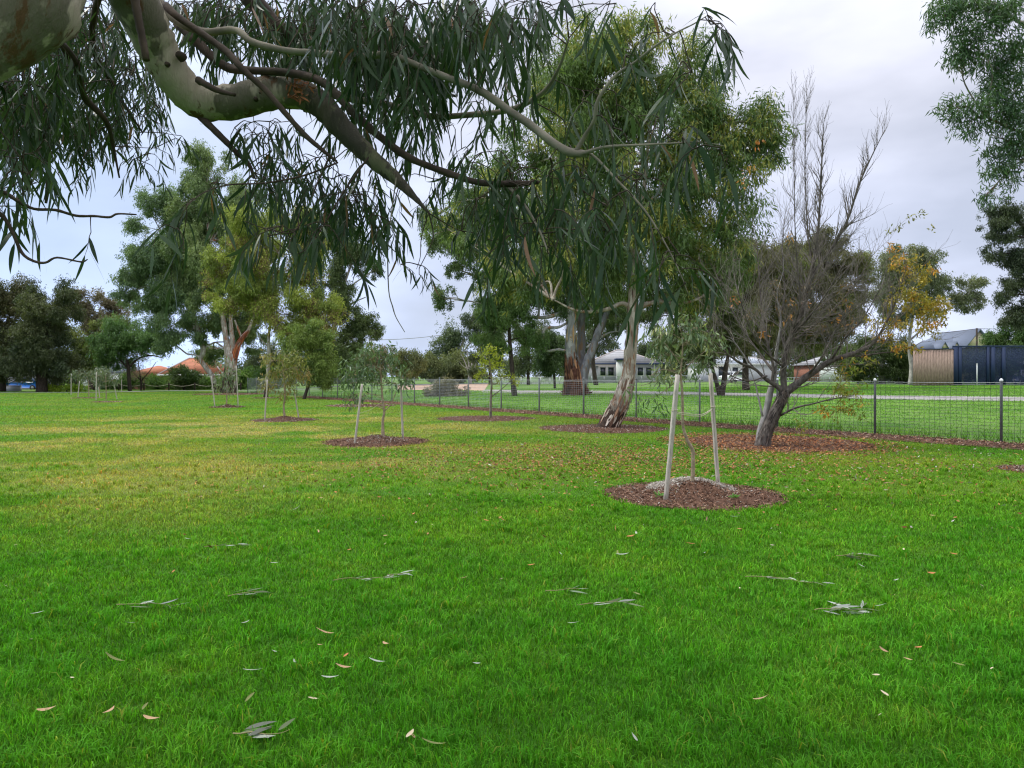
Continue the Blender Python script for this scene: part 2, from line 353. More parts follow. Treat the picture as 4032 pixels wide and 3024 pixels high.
# ------------------------------------------------------------------ mulch beds (centre, radius from the photo's ellipses)
beds = []
def bed(pxc, y0, y1, w, mound=.1, mound_r=.6, label=None):
    a = G(pxc, y0)[1]; c = G(pxc, y1)[1]; Y = (a+c)/2; x = (pxc-CX)/F*Y; rx = w/2/F*Y; ry = min(max(abs(a-c)/2, rx*.7), rx*1.15)
    b = B(); nr, na = 14, 64
    rr = np.linspace(0, 1, nr); an = np.arange(na)/na*2*np.pi
    wob = 1+.03*np.sin(3*an+pxc)+.02*np.sin(7*an+1)+.01*rng.normal(size=na)
    X_ = x+rx*rr[:, None]*np.cos(an)*wob; Y_ = Y+ry*rr[:, None]*np.sin(an)*wob
    r2 = rr[:, None]*np.ones(na)
    Z_ = gz(X_, Y_)+.012+mound*np.exp(-(r2/mound_r)**2*2.2)+.012*rng.normal(size=r2.shape)*(r2 < .97)*(mound > .03)-.01*(r2 > .99)
    I = np.arange(nr-1)[:, None]*na; J = np.arange(na)[None]; J2 = (J+1) % na
    b.add(np.stack([X_, Y_, Z_], -1).reshape(-1, 3), np.stack([I+J, I+na+J, I+na+J2, I+J2], -1).reshape(-1, 4))
    tag(b.build('mulch_bed', M_soil, smooth=True), kind='structure', label=label, cat='mulch bed')
    beds.append((x, Y, rx, ry, mound, mound_r)); return beds[-1]
S1 = bed(2732, 1902, 2012, 700, .17, .62, 'large round mulch bed with a mound round the nearest staked sapling')
S2 = bed(1483, 1716, 1770, 405, .14, .6, 'round mulch bed under the second staked sapling')
S3 = bed(1120, 1643, 1667, 250, .12, .6, 'mulch bed under the olive staked sapling')
S4 = bed(895, 1596, 1612, 130, .12, .6, 'small mulch bed under the sapling in front of the pale gums')
S5 = bed(1912, 1637, 1660, 390, .0, .6, 'flat bare bed under the small lime tree')
S6 = bed(2375, 1671, 1706, 500, .03, .6, 'bare soil bed round the leaning gum trunk')
S7 = bed(3050, 1706, 1790, 700, .03, .5, 'bed of orange leaf litter under the bare tree')
S8 = bed(1420, 1592, 1603, 270, .02, .6, 'empty low mulch bed behind the second sapling')
S9 = bed(915, 1541, 1566, 290, .05, .6, 'bare soil round the trunks of the pale gums')
S10 = bed(4075, 1832, 1874, 240, .03, .6, 'mulch bed cut by the right edge of the picture')
S11 = bed(420, 1578, 1588, 110, .03, .6, 'thin mulch bed under the front sapling of the far left trio')
S12 = bed(340, 1564, 1571, 110, .03, .6, 'thin mulch bed under the far left saplings')
S13 = bed(1050, 1560, 1576, 110, .02, .6, 'bare soil at the foot of the slim yellow green tree')
def in_beds(x, y, g=1.0):
    r = np.zeros(len(x), bool)
    for bx, by, rx, ry, *_ in beds: r |= ((x-bx)/(rx*g))**2+((y-by)/(ry*g))**2 < 1
    return r
# strip of bark mulch along the fence
k = np.array([-3, 0, 4, 8, 12, 16.]); fx, fy = FX0+k*FDX, FY0+k*FDY
ribbon('mulch_strip', np.c_[fx-.84*1.15, fy-.544*1.15], np.c_[fx+.84*.45, fy+.544*.45], M_soil, 'strip of bark mulch along the wire fence', 'mulch strip', .012, 10)

# ------------------------------------------------------------------ grass blades
def blades(b, n, Y0, Y1, h, wd, half=.80, seg2=True):
    y = (Y0**.1+(Y1**.1-Y0**.1)*rng.random(n))**10; x = rng.uniform(-1, 1, n)*(half*y+(2.2 if Y0 < 15 else 4.0))      # fewer, wider blades with distance, without steps
    if wd is None: wd = .0022+.00080*y
    ok = (fence_s(x, y) < -1.05+.25*rng.random(n)) & ~in_beds(x, y, .90+.13*rng.random(n)+.03*np.sin(x*9)*np.sin(y*11)); x, y = x[ok], y[ok]; wd = wd[ok]; n = len(x)
    cl = np.sin(x*7.3+np.sin(y*5.1)*1.7)*np.sin(y*8.1+np.sin(x*4.3)*2); hh = h*(.45+.95*rng.random(n)**1.4)*(1+.30*cl)
    big = np.sin(x*1.1+1)*np.sin(y*.9+2); hh = hh*(1+.12*big)
    z = gz(x, y); az = rng.uniform(0, 2*np.pi, n)+.0
    ln = rng.uniform(.15, 1.05, n); dx, dy = np.cos(az)*ln, np.sin(az)*ln
    fa = rng.uniform(0, np.pi, n); sx, sy = np.cos(fa)*wd/2, np.sin(fa)*wd/2
    p = np.stack([x, y, z], 1); sd_ = np.stack([sx, sy, 0*sx], 1)
    mid = p+np.stack([dx*hh*.35, dy*hh*.35, hh*.62], 1); tip = p+np.stack([dx*hh*1.1, dy*hh*1.1, hh*(1-.25*ln)], 1)
    v = (.50+1.25*rng.random(n)**1.5)*(1+.16*cl); yv = rng.random(n)
    C = np.stack([v*(1+.55*(yv > .9)+.2*yv), v, v*(1+.3*(yv > .9))], 1)
    if seg2:
        V = np.stack([p-sd_, p+sd_, mid+sd_*.8, mid-sd_*.8, tip], 1); i = np.arange(n)[:, None]*5
        b.add(V.reshape(-1, 3), i+np.array([[0, 1, 2, 3]]), i+np.array([[3, 2, 4]]), np.repeat(C, 5, 0))
    else:
        V = np.stack([p-sd_, p+sd_, tip], 1); i = np.arange(n)[:, None]*3
        b.add(V.reshape(-1, 3), None, i+np.array([[0, 1, 2]]), np.repeat(C, 3, 0))
b = B()
for Ya, Yb, n_, hf, s2 in ((1.6, 5, 360000, .72, True), (5, 10, 265000, .72, True), (10, 20, 225000, .80, False), (20, 40, 190000, .74, False), (40, 80, 130000, .70, False)):
    blades(b, int(n_), Ya, Yb, .045 if Ya < 4 else .038, None, hf, s2)
# longer tufts the mower missed
n = 1500; ty = 2.5+rng.random(n)**1.2*11; tx = rng.uniform(-.75, .75, n)*ty; m_ = 22; n = n*m_
x = np.repeat(tx, m_)+rng.normal(size=n)*.022; y = np.repeat(ty, m_)+rng.normal(size=n)*.022; ok = (fence_s(x, y) < -1.2) & ~in_beds(x, y); x, y = x[ok], y[ok]; n = len(x)
hh = rng.uniform(.045, .095, n); wd = .0018+.0004*y; z = gz(x, y); p = np.stack([x, y, z], 1); fa = rng.uniform(0, 3.14, n); az = rng.uniform(0, 6.28, n)
sd_ = np.stack([np.cos(fa)*wd, np.sin(fa)*wd, 0*wd], 1); ln = rng.uniform(.3, 1.0, n); o1 = np.stack([np.cos(az)*ln*hh, np.sin(az)*ln*hh, 0*hh], 1)
mid = p+o1*.4+np.stack([0*hh, 0*hh, hh*.65], 1); tip = p+o1*1.1+np.stack([0*hh, 0*hh, hh*(1-.35*ln)], 1)
i = np.arange(n)[:, None]*5; v = rng.uniform(.8, 1.45, n); yv = (rng.random(n) < .07); C = np.stack([v*(1+1.6*yv), v, v*(1+1.0*yv)], 1)
b.add(np.stack([p-sd_, p+sd_, mid+sd_*.8, mid-sd_*.8, tip], 1).reshape(-1, 3), i+np.array([[0, 1, 2, 3]]), i+np.array([[3, 2, 4]]), np.repeat(C, 5, 0))
# rougher grass behind the fence
n = 150000; y = np.sqrt(rng.uniform(14**2, 75**2, n)); x = rng.uniform(-.45, .74, n)*y
s_ = fence_s(x, y); ok = (s_ > .25+.3*rng.random(n)); x, y, s_ = x[ok], y[ok], s_[ok]; n = len(x)
ed = np.exp(-((s_-1.0)/1.0)**2); hh = (.06+.14*ed)*rng.uniform(.5, 1.3, n); az = rng.uniform(0, 6.28, n); wd = .0006*y+.006
z = gz(x, y); p = np.stack([x, y, z], 1); fa = rng.uniform(0, 3.14, n); sd_ = np.stack([np.cos(fa)*wd, np.sin(fa)*wd, 0*wd], 1)
tip = p+np.stack([np.cos(az)*hh*.6, np.sin(az)*hh*.6, hh], 1); V = np.stack([p-sd_, p+sd_, tip], 1)
v = rng.uniform(.65, 1.25, n)*(1-.35*ed*(rng.random(n) < .7)); i = np.arange(n)[:, None]*3
# keep the blades off the path and the track
pth = np.array(gl([(1560, 1526), (1900, 1534), (2050, 1543), (2300, 1543), (2800, 1552), (3500, 1566), (4200, 1574)]))
wp = np.array([2.6, 4.6, 2.4, 2.2, 2.0, 1.6, 1.3])+.2
ang = x/y; pa = pth[:, 0]/pth[:, 1]; yy = np.interp(ang, pa, pth[:, 1]); ww = np.interp(ang, pa, wp); ok = np.abs(y-yy) > ww
b.add(V[ok].reshape(-1, 3), None, np.arange(3*ok.sum()).reshape(-1, 3), np.repeat(np.stack([v, v, v], 1)[ok], 3, 0))
tag(b.build('grass', M_blade), kind='stuff', label='short mown grass blades covering the park', cat='grass')

# ------------------------------------------------------------------ chips, litter
def chips(b, x, y, z, L0, W0, cols, up=.35, lift=.01):
    n = len(x); d = np.stack([rng.normal(size=n), rng.normal(size=n), rng.normal(size=n)*up], 1)
    sdv = np.stack([rng.normal(size=n), rng.normal(size=n), rng.normal(size=n)*up], 1)
    c = np.asarray(cols, float)[rng.integers(0, len(cols), n)]*rng.uniform(.6, 1.35, (n, 1))
    Ln = L0*rng.uniform(.5, 1.5, n); d = d/np.linalg.norm(d, axis=1)[:, None]
    p = np.stack([x, y, z+lift*rng.random(n)+.3*L0*up*rng.random(n)], 1)-d*(Ln/2)[:, None]
    p[:, 2] = np.maximum(p[:, 2], z+.001); b.leaves(p, d, Ln, W0*rng.uniform(.6, 1.4, n), c, 1, side=sdv)
def disc(bd, n, rmin=0, rmax=1.03, pw=.5):
    bx, by, rx, ry, mo, mr = bd; r = rmin+(rmax-rmin)*rng.random(n)**pw; a = rng.uniform(0, 6.283, n)
    x, y = bx+rx*r*np.cos(a), by+ry*r*np.sin(a); return x, y, gz(x, y)+.012+mo*np.exp(-(r/mr)**2*2.2)
BR = [(.21, .112, .066), (.14, .074, .045), (.29, .17, .11), (.085, .05, .034)]
GY = [(.42, .37, .31), (.33, .27, .21), (.50, .46, .40)]
b = B()
chips(b, *disc(S1, 9000), .045, .012, BR); chips(b, *disc(S1, 450, 0, .95), .05, .010, GY)
x, y, z = disc(S1, 5000, .0, .5); y = y+.18; chips(b, x, y, z, .055, .009, GY, .5, .03)
chips(b, *disc(S2, 4500), .05, .016, BR); chips(b, *disc(S2, 900, 0, .6), .05, .014, GY)
for S_, n in ((S3, 2200), (S4, 900), (S5, 1500), (S6, 3200), (S8, 900), (S9, 1600), (S10, 2200), (S11, 400), (S12, 400), (S13, 250)):
    chips(b, *disc(S_, n), .05 if S_[1] < 30 else .09, .016 if S_[1] < 30 else .03, BR+GY[:1])
n = 22000; kk = rng.uniform(-2.5, 16, n); off = rng.normal(size=n)*.42-.35
x = FX0+kk*FDX+.84*off; y = FY0+kk*FDY+.544*off; chips(b, x, y, gz(x, y)+.02+.05*np.exp(-((off+.3)/.4)**2)*rng.random(n), .075, .02, BR+[(.33, .17, .10), (.38, .27, .2)], .5)
tag(b.build('bark_mulch', M_litter), kind='stuff', label='loose bark chips on the beds and along the fence', cat='mulch')
OR = [(.36, .135, .05), (.27, .10, .045), (.42, .20, .08), (.15, .08, .05), (.28, .18, .10)]
b = B()
x, y, z = disc(S7, 6800, 0, 1.3, .6); ok = rng.random(len(x)) < np.clip(1.5-((x-S7[0])/S7[2]*.4+.5+((y-S7[1])/S7[3])*.2), .25, 1); chips(b, x[ok], y[ok], z[ok], .07, .022, OR, .35, .02)
n = 9500; x = rng.normal(size=n)*2.9+1.9; y = rng.normal(size=n)*1.9+14.2; ok = (fence_s(x, y) < -1) & ~in_beds(x, y); x, y = x[ok], y[ok]
chips(b, x, y, gz(x, y)+.035, .055, .018, OR, .35, .02)
n = 1500; x = rng.normal(size=n)*4+5.5; y = rng.normal(size=n)*3+14.5; ok = (fence_s(x, y) < -1) & ~in_beds(x, y); x, y = x[ok], y[ok]
chips(b, x, y, gz(x, y)+.035, .06, .02, OR+GY, .35, .02)
tag(b.build('leaf_litter', M_litter), kind='stuff', label='orange brown fallen leaves scattered round the bare tree', cat='leaf litter')

# ------------------------------------------------------------------ foliage crowns
CV = 1.0; TINT = np.array([1.0, 1.0, 1.0])
def crown(b, lobes, leafc, size, cover=3.0, sub=.34, stretch=1.0, droop=1.0, twig=None, flat=1.0, limbs=None, gap=.0, tuft=.5):
    """lobes: (centre xyz, radii xyz). Clumps of leaves spread through each lobe's volume, denser to the outside."""
    cA, cB = np.array(leafc[0]), np.array(leafc[1]); cC = np.array(leafc[2]) if len(leafc) > 2 else None
    Lf, Wf = size; tips = []
    for c, r in lobes:
        c = np.asarray(c, float); r = np.asarray(r, float); R_ = (r[0]*r[2])**.5
        area = math.pi*r[0]*r[2]; nl = int(CV*cover*area/(Lf*Wf*.5))
        nc = int(np.clip(1.6*(1/sub)**2.3*flat, 8, 90))
        u = rng.normal(size=(nc, 3)); u /= np.linalg.norm(u, axis=1)[:, None]; u *= (.25+.90*rng.random(nc)**.55)[:, None]
        cc = c+u*r*(1-sub*.45); cr_ = R_*sub*rng.uniform(.35, 1.3, nc)*(1.25-.45*np.linalg.norm(u, axis=1)); tips.append((c, cc))
        hue = rng.random(nc); wgt = cr_**2; wgt /= wgt.sum()
        idx = rng.choice(nc, nl, p=wgt)
        # leaves sit in little tufts inside a clump
        nt_ = max(1, int(nl/9)); ti = rng.choice(nc, nt_, p=wgt); tp = rng.normal(size=(nt_, 3)); tp /= np.linalg.norm(tp, axis=1)[:, None]; tp *= (rng.random(nt_)**.36*np.exp(rng.normal(size=nt_)*.22))[:, None]; cs = rng.uniform(.55, 1.5, (nc, 3))
        tpos = cc[ti]+tp*cr_[ti][:, None]*cs[ti]; pick = rng.integers(0, nt_, nl)
        p = tpos[pick]+rng.normal(size=(nl, 3))*Lf*tuft*np.array([1, 1, 1.0])
        d = rng.normal(size=(nl, 3))*.62+np.array([0, 0, -droop])+tp[pick]*.35
        h = hue[ti[pick]][:, None]*.75+rng.random((nl, 1))*.25; h = np.clip(h*1.2-.1, 0, 1)
        col = cA*(1-h)+cB*h
        if cC is not None:
            m = (hue[ti[pick]] > .72) & (rng.random(nl) < .55); col[m] = cC*(.8+.4*rng.random((m.sum(), 1)))
        col = col*rng.uniform(.65, 1.35, (nl, 1))*TINT
        b.leaves(p, d, Lf*rng.uniform(.65, 1.3, nl), Wf*rng.uniform(.7, 1.25, nl), col, 1)
    return tips
def limbs_to(m, par, tips, trunk_pts, r0, maxc=9, name='limb'):
    tp = np.asarray(trunk_pts)
    for c, cc in tips:
        b = B()
        dd = np.linalg.norm(tp-c, axis=1)+np.maximum(0, tp[:, 2]-c[2])*1.5; a = tp[int(np.argmin(dd))]
        mid = a*.5+c*.5+np.array([0, 0, .12*np.linalg.norm(c-a)])+rng.normal(size=3)*.06*np.linalg.norm(c-a)
        b.tube([a, a*.75+mid*.25+rng.normal(size=3)*.03, mid, c], [r0*.62, r0*.55, r0*.4, r0*.25], 6, 4, cap=False)
        for q in cc[rng.permutation(len(cc))[:maxc]]:
            s_ = c+(mid-c)*rng.random()*.7
            b.tube([s_, s_*.5+q*.5+rng.normal(size=3)*.1*np.linalg.norm(q-s_), q], [r0*.24, r0*.14, r0*.05], 4, 3, cap=False)
        b.build(name, m, par, smooth=True)
def lobe(px, py, rx, ry, Y, dY=0, dr=None):
    Yc = Y+dY; c = P(px, py, Yc); s = Yc/F; return (c, (rx*s, (dr if dr else (rx+ry)/2*s), ry*s))
def tree(name, label, base, Y, trunks, lobes, leafc, m_trunk, cat='tree', group=None, cover=3, lw=None, sub=.42, droop=1.0, limb=.10, m_leaf=None, sides=10, maxc=9, tuft=.5, crown_name='crown', wob=.03, lm=None):
    """trunks: lists of (px,py,width px[,dY]); lobes: (px,py,rx,ry[,dY])"""
    bp = np.array([P(base[0], base[1], Y)[0], Y, 0.]); bp[2] = float(gz(bp[0], Y))
    r = root(name, bp, label, cat, group)
    bt = B(); allp = []
    for ti, tr in enumerate(trunks):
        pts = [P(q[0], q[1], Y+(q[3] if len(q) > 3 else 0)) for q in tr]; rad = [q[2]/2/F*Y for q in tr]
        if ti == 0: pts[0][2] = bp[2]-.06
        allp.append(bt.tube(pts, rad, sides, 5, wob=wob))
    allp = np.concatenate(allp)
    bc = B(); unit = 4/F*Y
    size = lw or (max(.12, unit*2.4), max(.03, unit*.72))
    tips = crown(bc, [lobe(q[0], q[1], q[2]*1.13, q[3]*1.13, Y, *(q[4:5])) for q in lobes], leafc, size, cover*1.75, sub, droop=droop, tuft=tuft) if lobes else []
    bt.build('trunk', m_trunk, r, smooth=True)
    if tips and limb:
        limbs_to(lm or m_trunk, r, tips, allp, limb, maxc)
    if lobes: bc.build(crown_name, m_leaf or M_far, r)
    return r
DG = lambda r, g, b_: (r, g, b_)
BLUEG = ((.052, .088, .052), (.105, .155, .075)); DARKG = ((.030, .050, .024), (.070, .098, .038)); YELG = ((.085, .12, .035), (.20, .235, .05))
OLIVE = ((.062, .075, .030), (.13, .135, .050))

# ---- far left
TINT = np.array([1.6, 1.6, 1.35])
tree('tree', 'tall dark brown-green tree at the far left edge, above the blue car', (20, 1546), 80, [[(10, 1546, 26), (15, 1400, 20), (35, 1250, 12)]],
     [(45, 1180, 90, 105), (10, 1330, 120, 110), (100, 1300, 100, 110), (40, 1430, 110, 60), (-60, 1250, 110, 140)], ((.032, .040, .020), (.072, .068, .032)), M_dark, cover=4.2, group='dark trees at the far left', limb=.12)
tree('tree', 'dark dense tree with a broad trunk between the blue car and the purple-brown crown', (165, 1546), 78, [[(165, 1546, 44), (165, 1480, 40), (180, 1380, 26), (195, 1250, 14)]],
     [(195, 1205, 95, 95), (215, 1320, 110, 120), (120, 1410, 110, 80), (240, 1430, 90, 70), (160, 1320, 90, 90)], ((.028, .042, .022), (.062, .070, .032)), M_dark, cover=4.2, group='dark trees at the far left', limb=.12)
tree('tree', 'flat purple-brown topped tree far behind the left lawn', (370, 1535), 104, [[(360, 1540, 26), (365, 1420, 20), (380, 1320, 14)], [(366, 1420, 14), (420, 1340, 9), (470, 1270, 6)]],
     [(300, 1190, 70, 45), (370, 1175, 80, 38), (445, 1215, 75, 48), (330, 1250, 90, 55), (420, 1280, 90, 50)], ((.075, .062, .048), (.125, .105, .068)), M_dark, cover=2.4, limb=.13, droop=.2)
tree('tree', 'olive green tree left of the white gabled house', (300, 1530), 92, [[(310, 1542, 18), (305, 1460, 14), (300, 1380, 8)]],
     [(270, 1360, 60, 60), (330, 1400, 75, 60), (380, 1360, 55, 50), (300, 1440, 75, 45), (440, 1275, 75, 35)], ((.060, .085, .026), (.12, .135, .040)), M_dark, cover=3.6)
tree('tree', 'rounded green tree with a crooked dark trunk in front of the orange roof', (512, 1541), 84, [[(512, 1541, 16), (508, 1490, 13), (505, 1450, 13), (500, 1415, 9)], [(506, 1450, 8), (540, 1415, 7), (590, 1400, 6), (640, 1408, 4)], [(505, 1455, 7), (485, 1430, 6), (470, 1410, 4)]],
     [(440, 1310, 70, 55), (520, 1320, 85, 60), (480, 1370, 95, 60), (570, 1350, 60, 50), (420, 1380, 60, 50), (430, 1430, 55, 25)], ((.045, .090, .035), (.085, .145, .050)), M_dark, cover=3.4, lm=M_grey)
tree('shrub', 'leafless purple-brown shrub in front of the orange roof', (550, 1541), 86, [[(556, 1541, 9), (556, 1500, 8), (548, 1460, 5), (545, 1420, 2)], [(556, 1500, 5), (590, 1460, 3), (615, 1425, 2)], [(556, 1500, 5), (520, 1460, 3), (500, 1425, 2)]],
     [(560, 1440, 70, 50)], ((.15, .10, .10), (.20, .15, .14)), M_dark, cat='shrub', cover=.55, lw=(.5, .035), droop=-.6, maxc=30, limb=.035)
tree('shrub', 'dome shaped dark green shrub below the orange roof', (725, 1540), 90, [[(725, 1540, 8), (725, 1500, 6)]], [(725, 1482, 62, 36), (725, 1512, 66, 22)], ((.035, .060, .022), (.062, .085, .030)), M_dark, cat='shrub', cover=4.5, droop=-.3, limb=.04)
tree('hedge', 'low yellow-green hedge beside the blue car', (260, 1545), 79, [[(262, 1545, 6), (262, 1530, 5)]], [(225, 1530, 40, 17), (275, 1533, 45, 15), (320, 1533, 25, 13)], ((.10, .17, .02), (.22, .29, .03)), M_dark, cat='hedge', cover=4, droop=-.3, limb=.03)
tree('hedge', 'long mixed green hedge behind the rope fence', (700, 1538), 93, [[(700, 1538, 5), (700, 1520, 5)]],
     [(430, 1520, 60, 28), (500, 1515, 70, 30), (580, 1512, 60, 32), (640, 1515, 60, 30), (700, 1520, 60, 24), (780, 1512, 60, 30), (850, 1510, 60, 34), (920, 1505, 60, 38), (990, 1500, 60, 45), (1060, 1495, 70, 45)],
     ((.030, .060, .020), (.095, .16, .035)), M_dark, cat='hedge', cover=4.2, droop=-.2, limb=.03)
# ---- pale gums of the left group
TINT = np.array([2.05, 1.9, 1.6])
tree('gum_tree', 'blue-green gum with the leaning pale trunk, left one of the pale pair', (850, 1543), 76,
     [[(850, 1543, 22), (836, 1482, 20), (812, 1450, 18), (790, 1416, 17), (801, 1380, 21), (787, 1334, 18), (770, 1260, 12), (720, 1150, 8)], [(790, 1416, 8), (775, 1400, 7), (740, 1395, 4)], [(800, 1375, 7), (840, 1350, 6), (880, 1346, 5)]],
     [(600, 850, 105, 95), (560, 960, 90, 90), (690, 880, 110, 110), (530, 1100, 60, 60), (640, 1040, 120, 100), (720, 1160, 110, 110), (600, 1180, 70, 60), (665, 1290, 75, 70), (640, 1350, 40, 50), (760, 1290, 60, 70), (505, 1150, 40, 70), (770, 760, 60, 80)],
     BLUEG, M_pale, group='pale gums of the left clump', cover=3.1, limb=.15)
tree('gum_tree', 'tall gum with three pale stems and orange shedding bark', (900, 1545), 74,
     [[(898, 1545, 62), (903, 1510, 52), (908, 1440, 46), (905, 1400, 44), (893, 1350, 24), (878, 1250, 17), (872, 1180, 13), (850, 1120, 9), (830, 950, 6)],
      [(912, 1400, 24), (914, 1339, 19), (909, 1270, 15), (905, 1150, 9)], [(920, 1405, 24), (932, 1370, 24), (954, 1330, 17), (978, 1300, 13), (1000, 1240, 8)], [(952, 1330, 9), (935, 1290, 8), (925, 1260, 6)]],
     [(815, 660, 85, 85), (800, 780, 100, 90), (880, 850, 110, 100), (960, 950, 100, 100), (850, 980, 120, 110), (760, 980, 90, 90), (880, 1120, 90, 80), (820, 1210, 60, 70), (980, 1110, 100, 90), (960, 780, 80, 60), (740, 1080, 120, 100, 3), (900, 1250, 90, 60, 3), (780, 880, 110, 90, 2), (700, 1000, 110, 100, 3), (840, 1380, 70, 50, 5), (960, 1230, 90, 80, 3), (990, 1340, 60, 70, 4)],
     ((.060, .095, .050), (.125, .165, .075)), M_orange, group='pale gums of the left clump', cover=3.1, limb=.16)
tree('gum_tree', 'dark gum with white branches behind the yellow-green crown', (1330, 1540), 88,
     [[(1290, 1540, 26), (1300, 1400, 20), (1330, 1200, 14), (1380, 1050, 8)], [(1318, 1280, 9), (1380, 1200, 7), (1440, 1170, 4)], [(1330, 1180, 8), (1390, 1120, 6), (1450, 1080, 4)]],
     [(1270, 930, 110, 70), (1360, 950, 105, 80), (1420, 1020, 95, 50), (1310, 1060, 80, 70), (1290, 1200, 90, 90), (1370, 1170, 80, 60), (1430, 1270, 75, 55), (1380, 1330, 90, 60), (1480, 1310, 45, 35), (1300, 1350, 90, 70), (1340, 1430, 100, 50), (1480, 1060, 40, 30)],
     DARKG, M_grey, cover=2.6, limb=.13)
tree('gum_tree', 'yellow-green gum with a slim straight pale trunk', (1050, 1571), 58,
     [[(1046, 1573, 19), (1052, 1500, 15), (1060, 1400, 14), (1058, 1330, 12), (1075, 1200, 8), (1100, 1000, 5)], [(1060, 1368, 6), (1110, 1350, 5), (1160, 1330, 3)], [(1058, 1366, 6), (1035, 1345, 5), (1020, 1325, 3)]],
     [(1000, 880, 130, 70), (1110, 870, 130, 80), (930, 980, 110, 90), (1060, 980, 140, 100), (1200, 1000, 100, 90), (1180, 1120, 130, 90), (1020, 1110, 110, 80), (900, 1180, 90, 60), (1000, 1210, 110, 80), (1150, 1240, 120, 80), (1280, 1220, 80, 110), (1220, 1330, 80, 60), (860, 1060, 60, 60)],
     (YELG[0], YELG[1], (.10, .075, .045)), M_pale, cover=2.9, limb=.10)
tree('tree', 'small dark-trunked leaning tree between the olive sapling and the fence', (1196, 1581), 53,
     [[(1196, 1582, 14), (1207, 1540, 12), (1218, 1500, 11), (1215, 1440, 7), (1225, 1370, 4)]],
     [(1210, 1300, 80, 45), (1230, 1370, 95, 60), (1290, 1430, 50, 60), (1180, 1420, 70, 60), (1240, 1470, 60, 45), (1290, 1500, 30, 30), (1160, 1340, 60, 45)], ((.050, .088, .026), (.115, .155, .040)), M_dark, cover=3.2)
# ---- middle distance
TINT = np.array([1.7, 1.6, 1.35])
tree('gum_tree', 'broad-topped far gum behind the utility pole', (1790, 1505), 125, [[(1800, 1507, 16), (1800, 1420, 12), (1830, 1330, 8)], [(1805, 1420, 7), (1850, 1350, 5), (1890, 1290, 3)]],
     [(1850, 1262, 62, 32), (1920, 1245, 60, 30), (1760, 1320, 60, 45), (1790, 1370, 70, 50), (1880, 1310, 60, 30), (1740, 1400, 70, 45), (1950, 1290, 60, 40)], ((.042, .068, .040), (.085, .11, .058)), M_grey, cover=2.6, limb=.12)
tree('tree', 'low grey-green tree standing left of the far gum', (1700, 1500), 112, [[(1720, 1507, 12), (1720, 1450, 8)]], [(1690, 1440, 60, 45), (1760, 1440, 70, 50), (1830, 1440, 60, 45), (1640, 1450, 50, 40), (1790, 1470, 100, 30)], ((.055, .075, .038), (.10, .12, .05)), M_dark, cover=3.6, limb=.06)
tree('tree', 'round small tree beside the lamp pole', (1600, 1500), 100, [[(1598, 1510, 9), (1598, 1450, 6)]], [(1600, 1410, 52, 38), (1640, 1430, 40, 34), (1570, 1440, 36, 34), (1610, 1460, 44, 28)], ((.060, .080, .040), (.115, .125, .055)), M_dark, cover=3.0, limb=.05)
tree('tree', 'pale feathery tree behind the second sapling', (1500, 1500), 105, [[(1500, 1512, 10), (1500, 1440, 6)]], [(1480, 1380, 55, 30), (1530, 1400, 45, 35), (1450, 1410, 50, 40), (1500, 1440, 60, 35)], ((.085, .085, .055), (.14, .13, .075)), M_dark, cover=2.0, limb=.05)
tree('dead_tree', 'bleached dead tree with upward forked branches', (1852, 1506), 108, [[(1852, 1507, 15), (1850, 1480, 13), (1840, 1450, 6), (1828, 1420, 3), (1815, 1395, 1.5)], [(1850, 1480, 9), (1845, 1430, 5), (1838, 1380, 2)], [(1850, 1478, 8), (1858, 1430, 5), (1862, 1395, 2)], [(1852, 1482, 8), (1868, 1450, 5), (1876, 1415, 2)], [(1840, 1452, 3), (1822, 1440, 2), (1810, 1425, 1)]],
     [], BLUEG, M_grey)
tree('shrub', 'grey heap of cut leafy branches behind the fence', (1755, 1561), 56, [[(1755, 1561, 6), (1755, 1535, 5)]],
     [(1755, 1525, 58, 32), (1715, 1545, 48, 18), (1800, 1545, 46, 18), (1755, 1550, 75, 12)], ((.075, .062, .048), (.13, .13, .075), (.20, .19, .15)), M_dark, cat='shrub', cover=4.0, droop=.2, limb=.03)
tree('sheoak_tree', 'dark green tree with a straight black trunk behind the fence', (2024, 1560), 55,
     [[(2026, 1560, 24), (2020, 1500, 21), (2012, 1400, 17), (2005, 1300, 13), (2010, 1200, 9), (2000, 1080, 5)]],
     [(1960, 1120, 90, 70), (2040, 1130, 100, 80), (1930, 1210, 70, 60), (2030, 1250, 90, 80), (1930, 1300, 60, 55), (1960, 1370, 60, 40), (2090, 1330, 60, 60), (1990, 1050, 90, 60)],
     ((.038, .075, .026), (.080, .130, .038)), M_dark, cover=2.9, limb=.08)
tree('tree', 'low dark rounded tree left of the giant gum trunk', (2180, 1500), 75, [[(2185, 1530, 12), (2180, 1450, 9), (2170, 1400, 6)]],
     [(2170, 1370, 60, 55), (2200, 1420, 60, 50), (2140, 1430, 45, 45), (2200, 1330, 60, 40)], ((.022, .046, .018), (.048, .078, .028)), M_dark, cover=4.2, limb=.06)
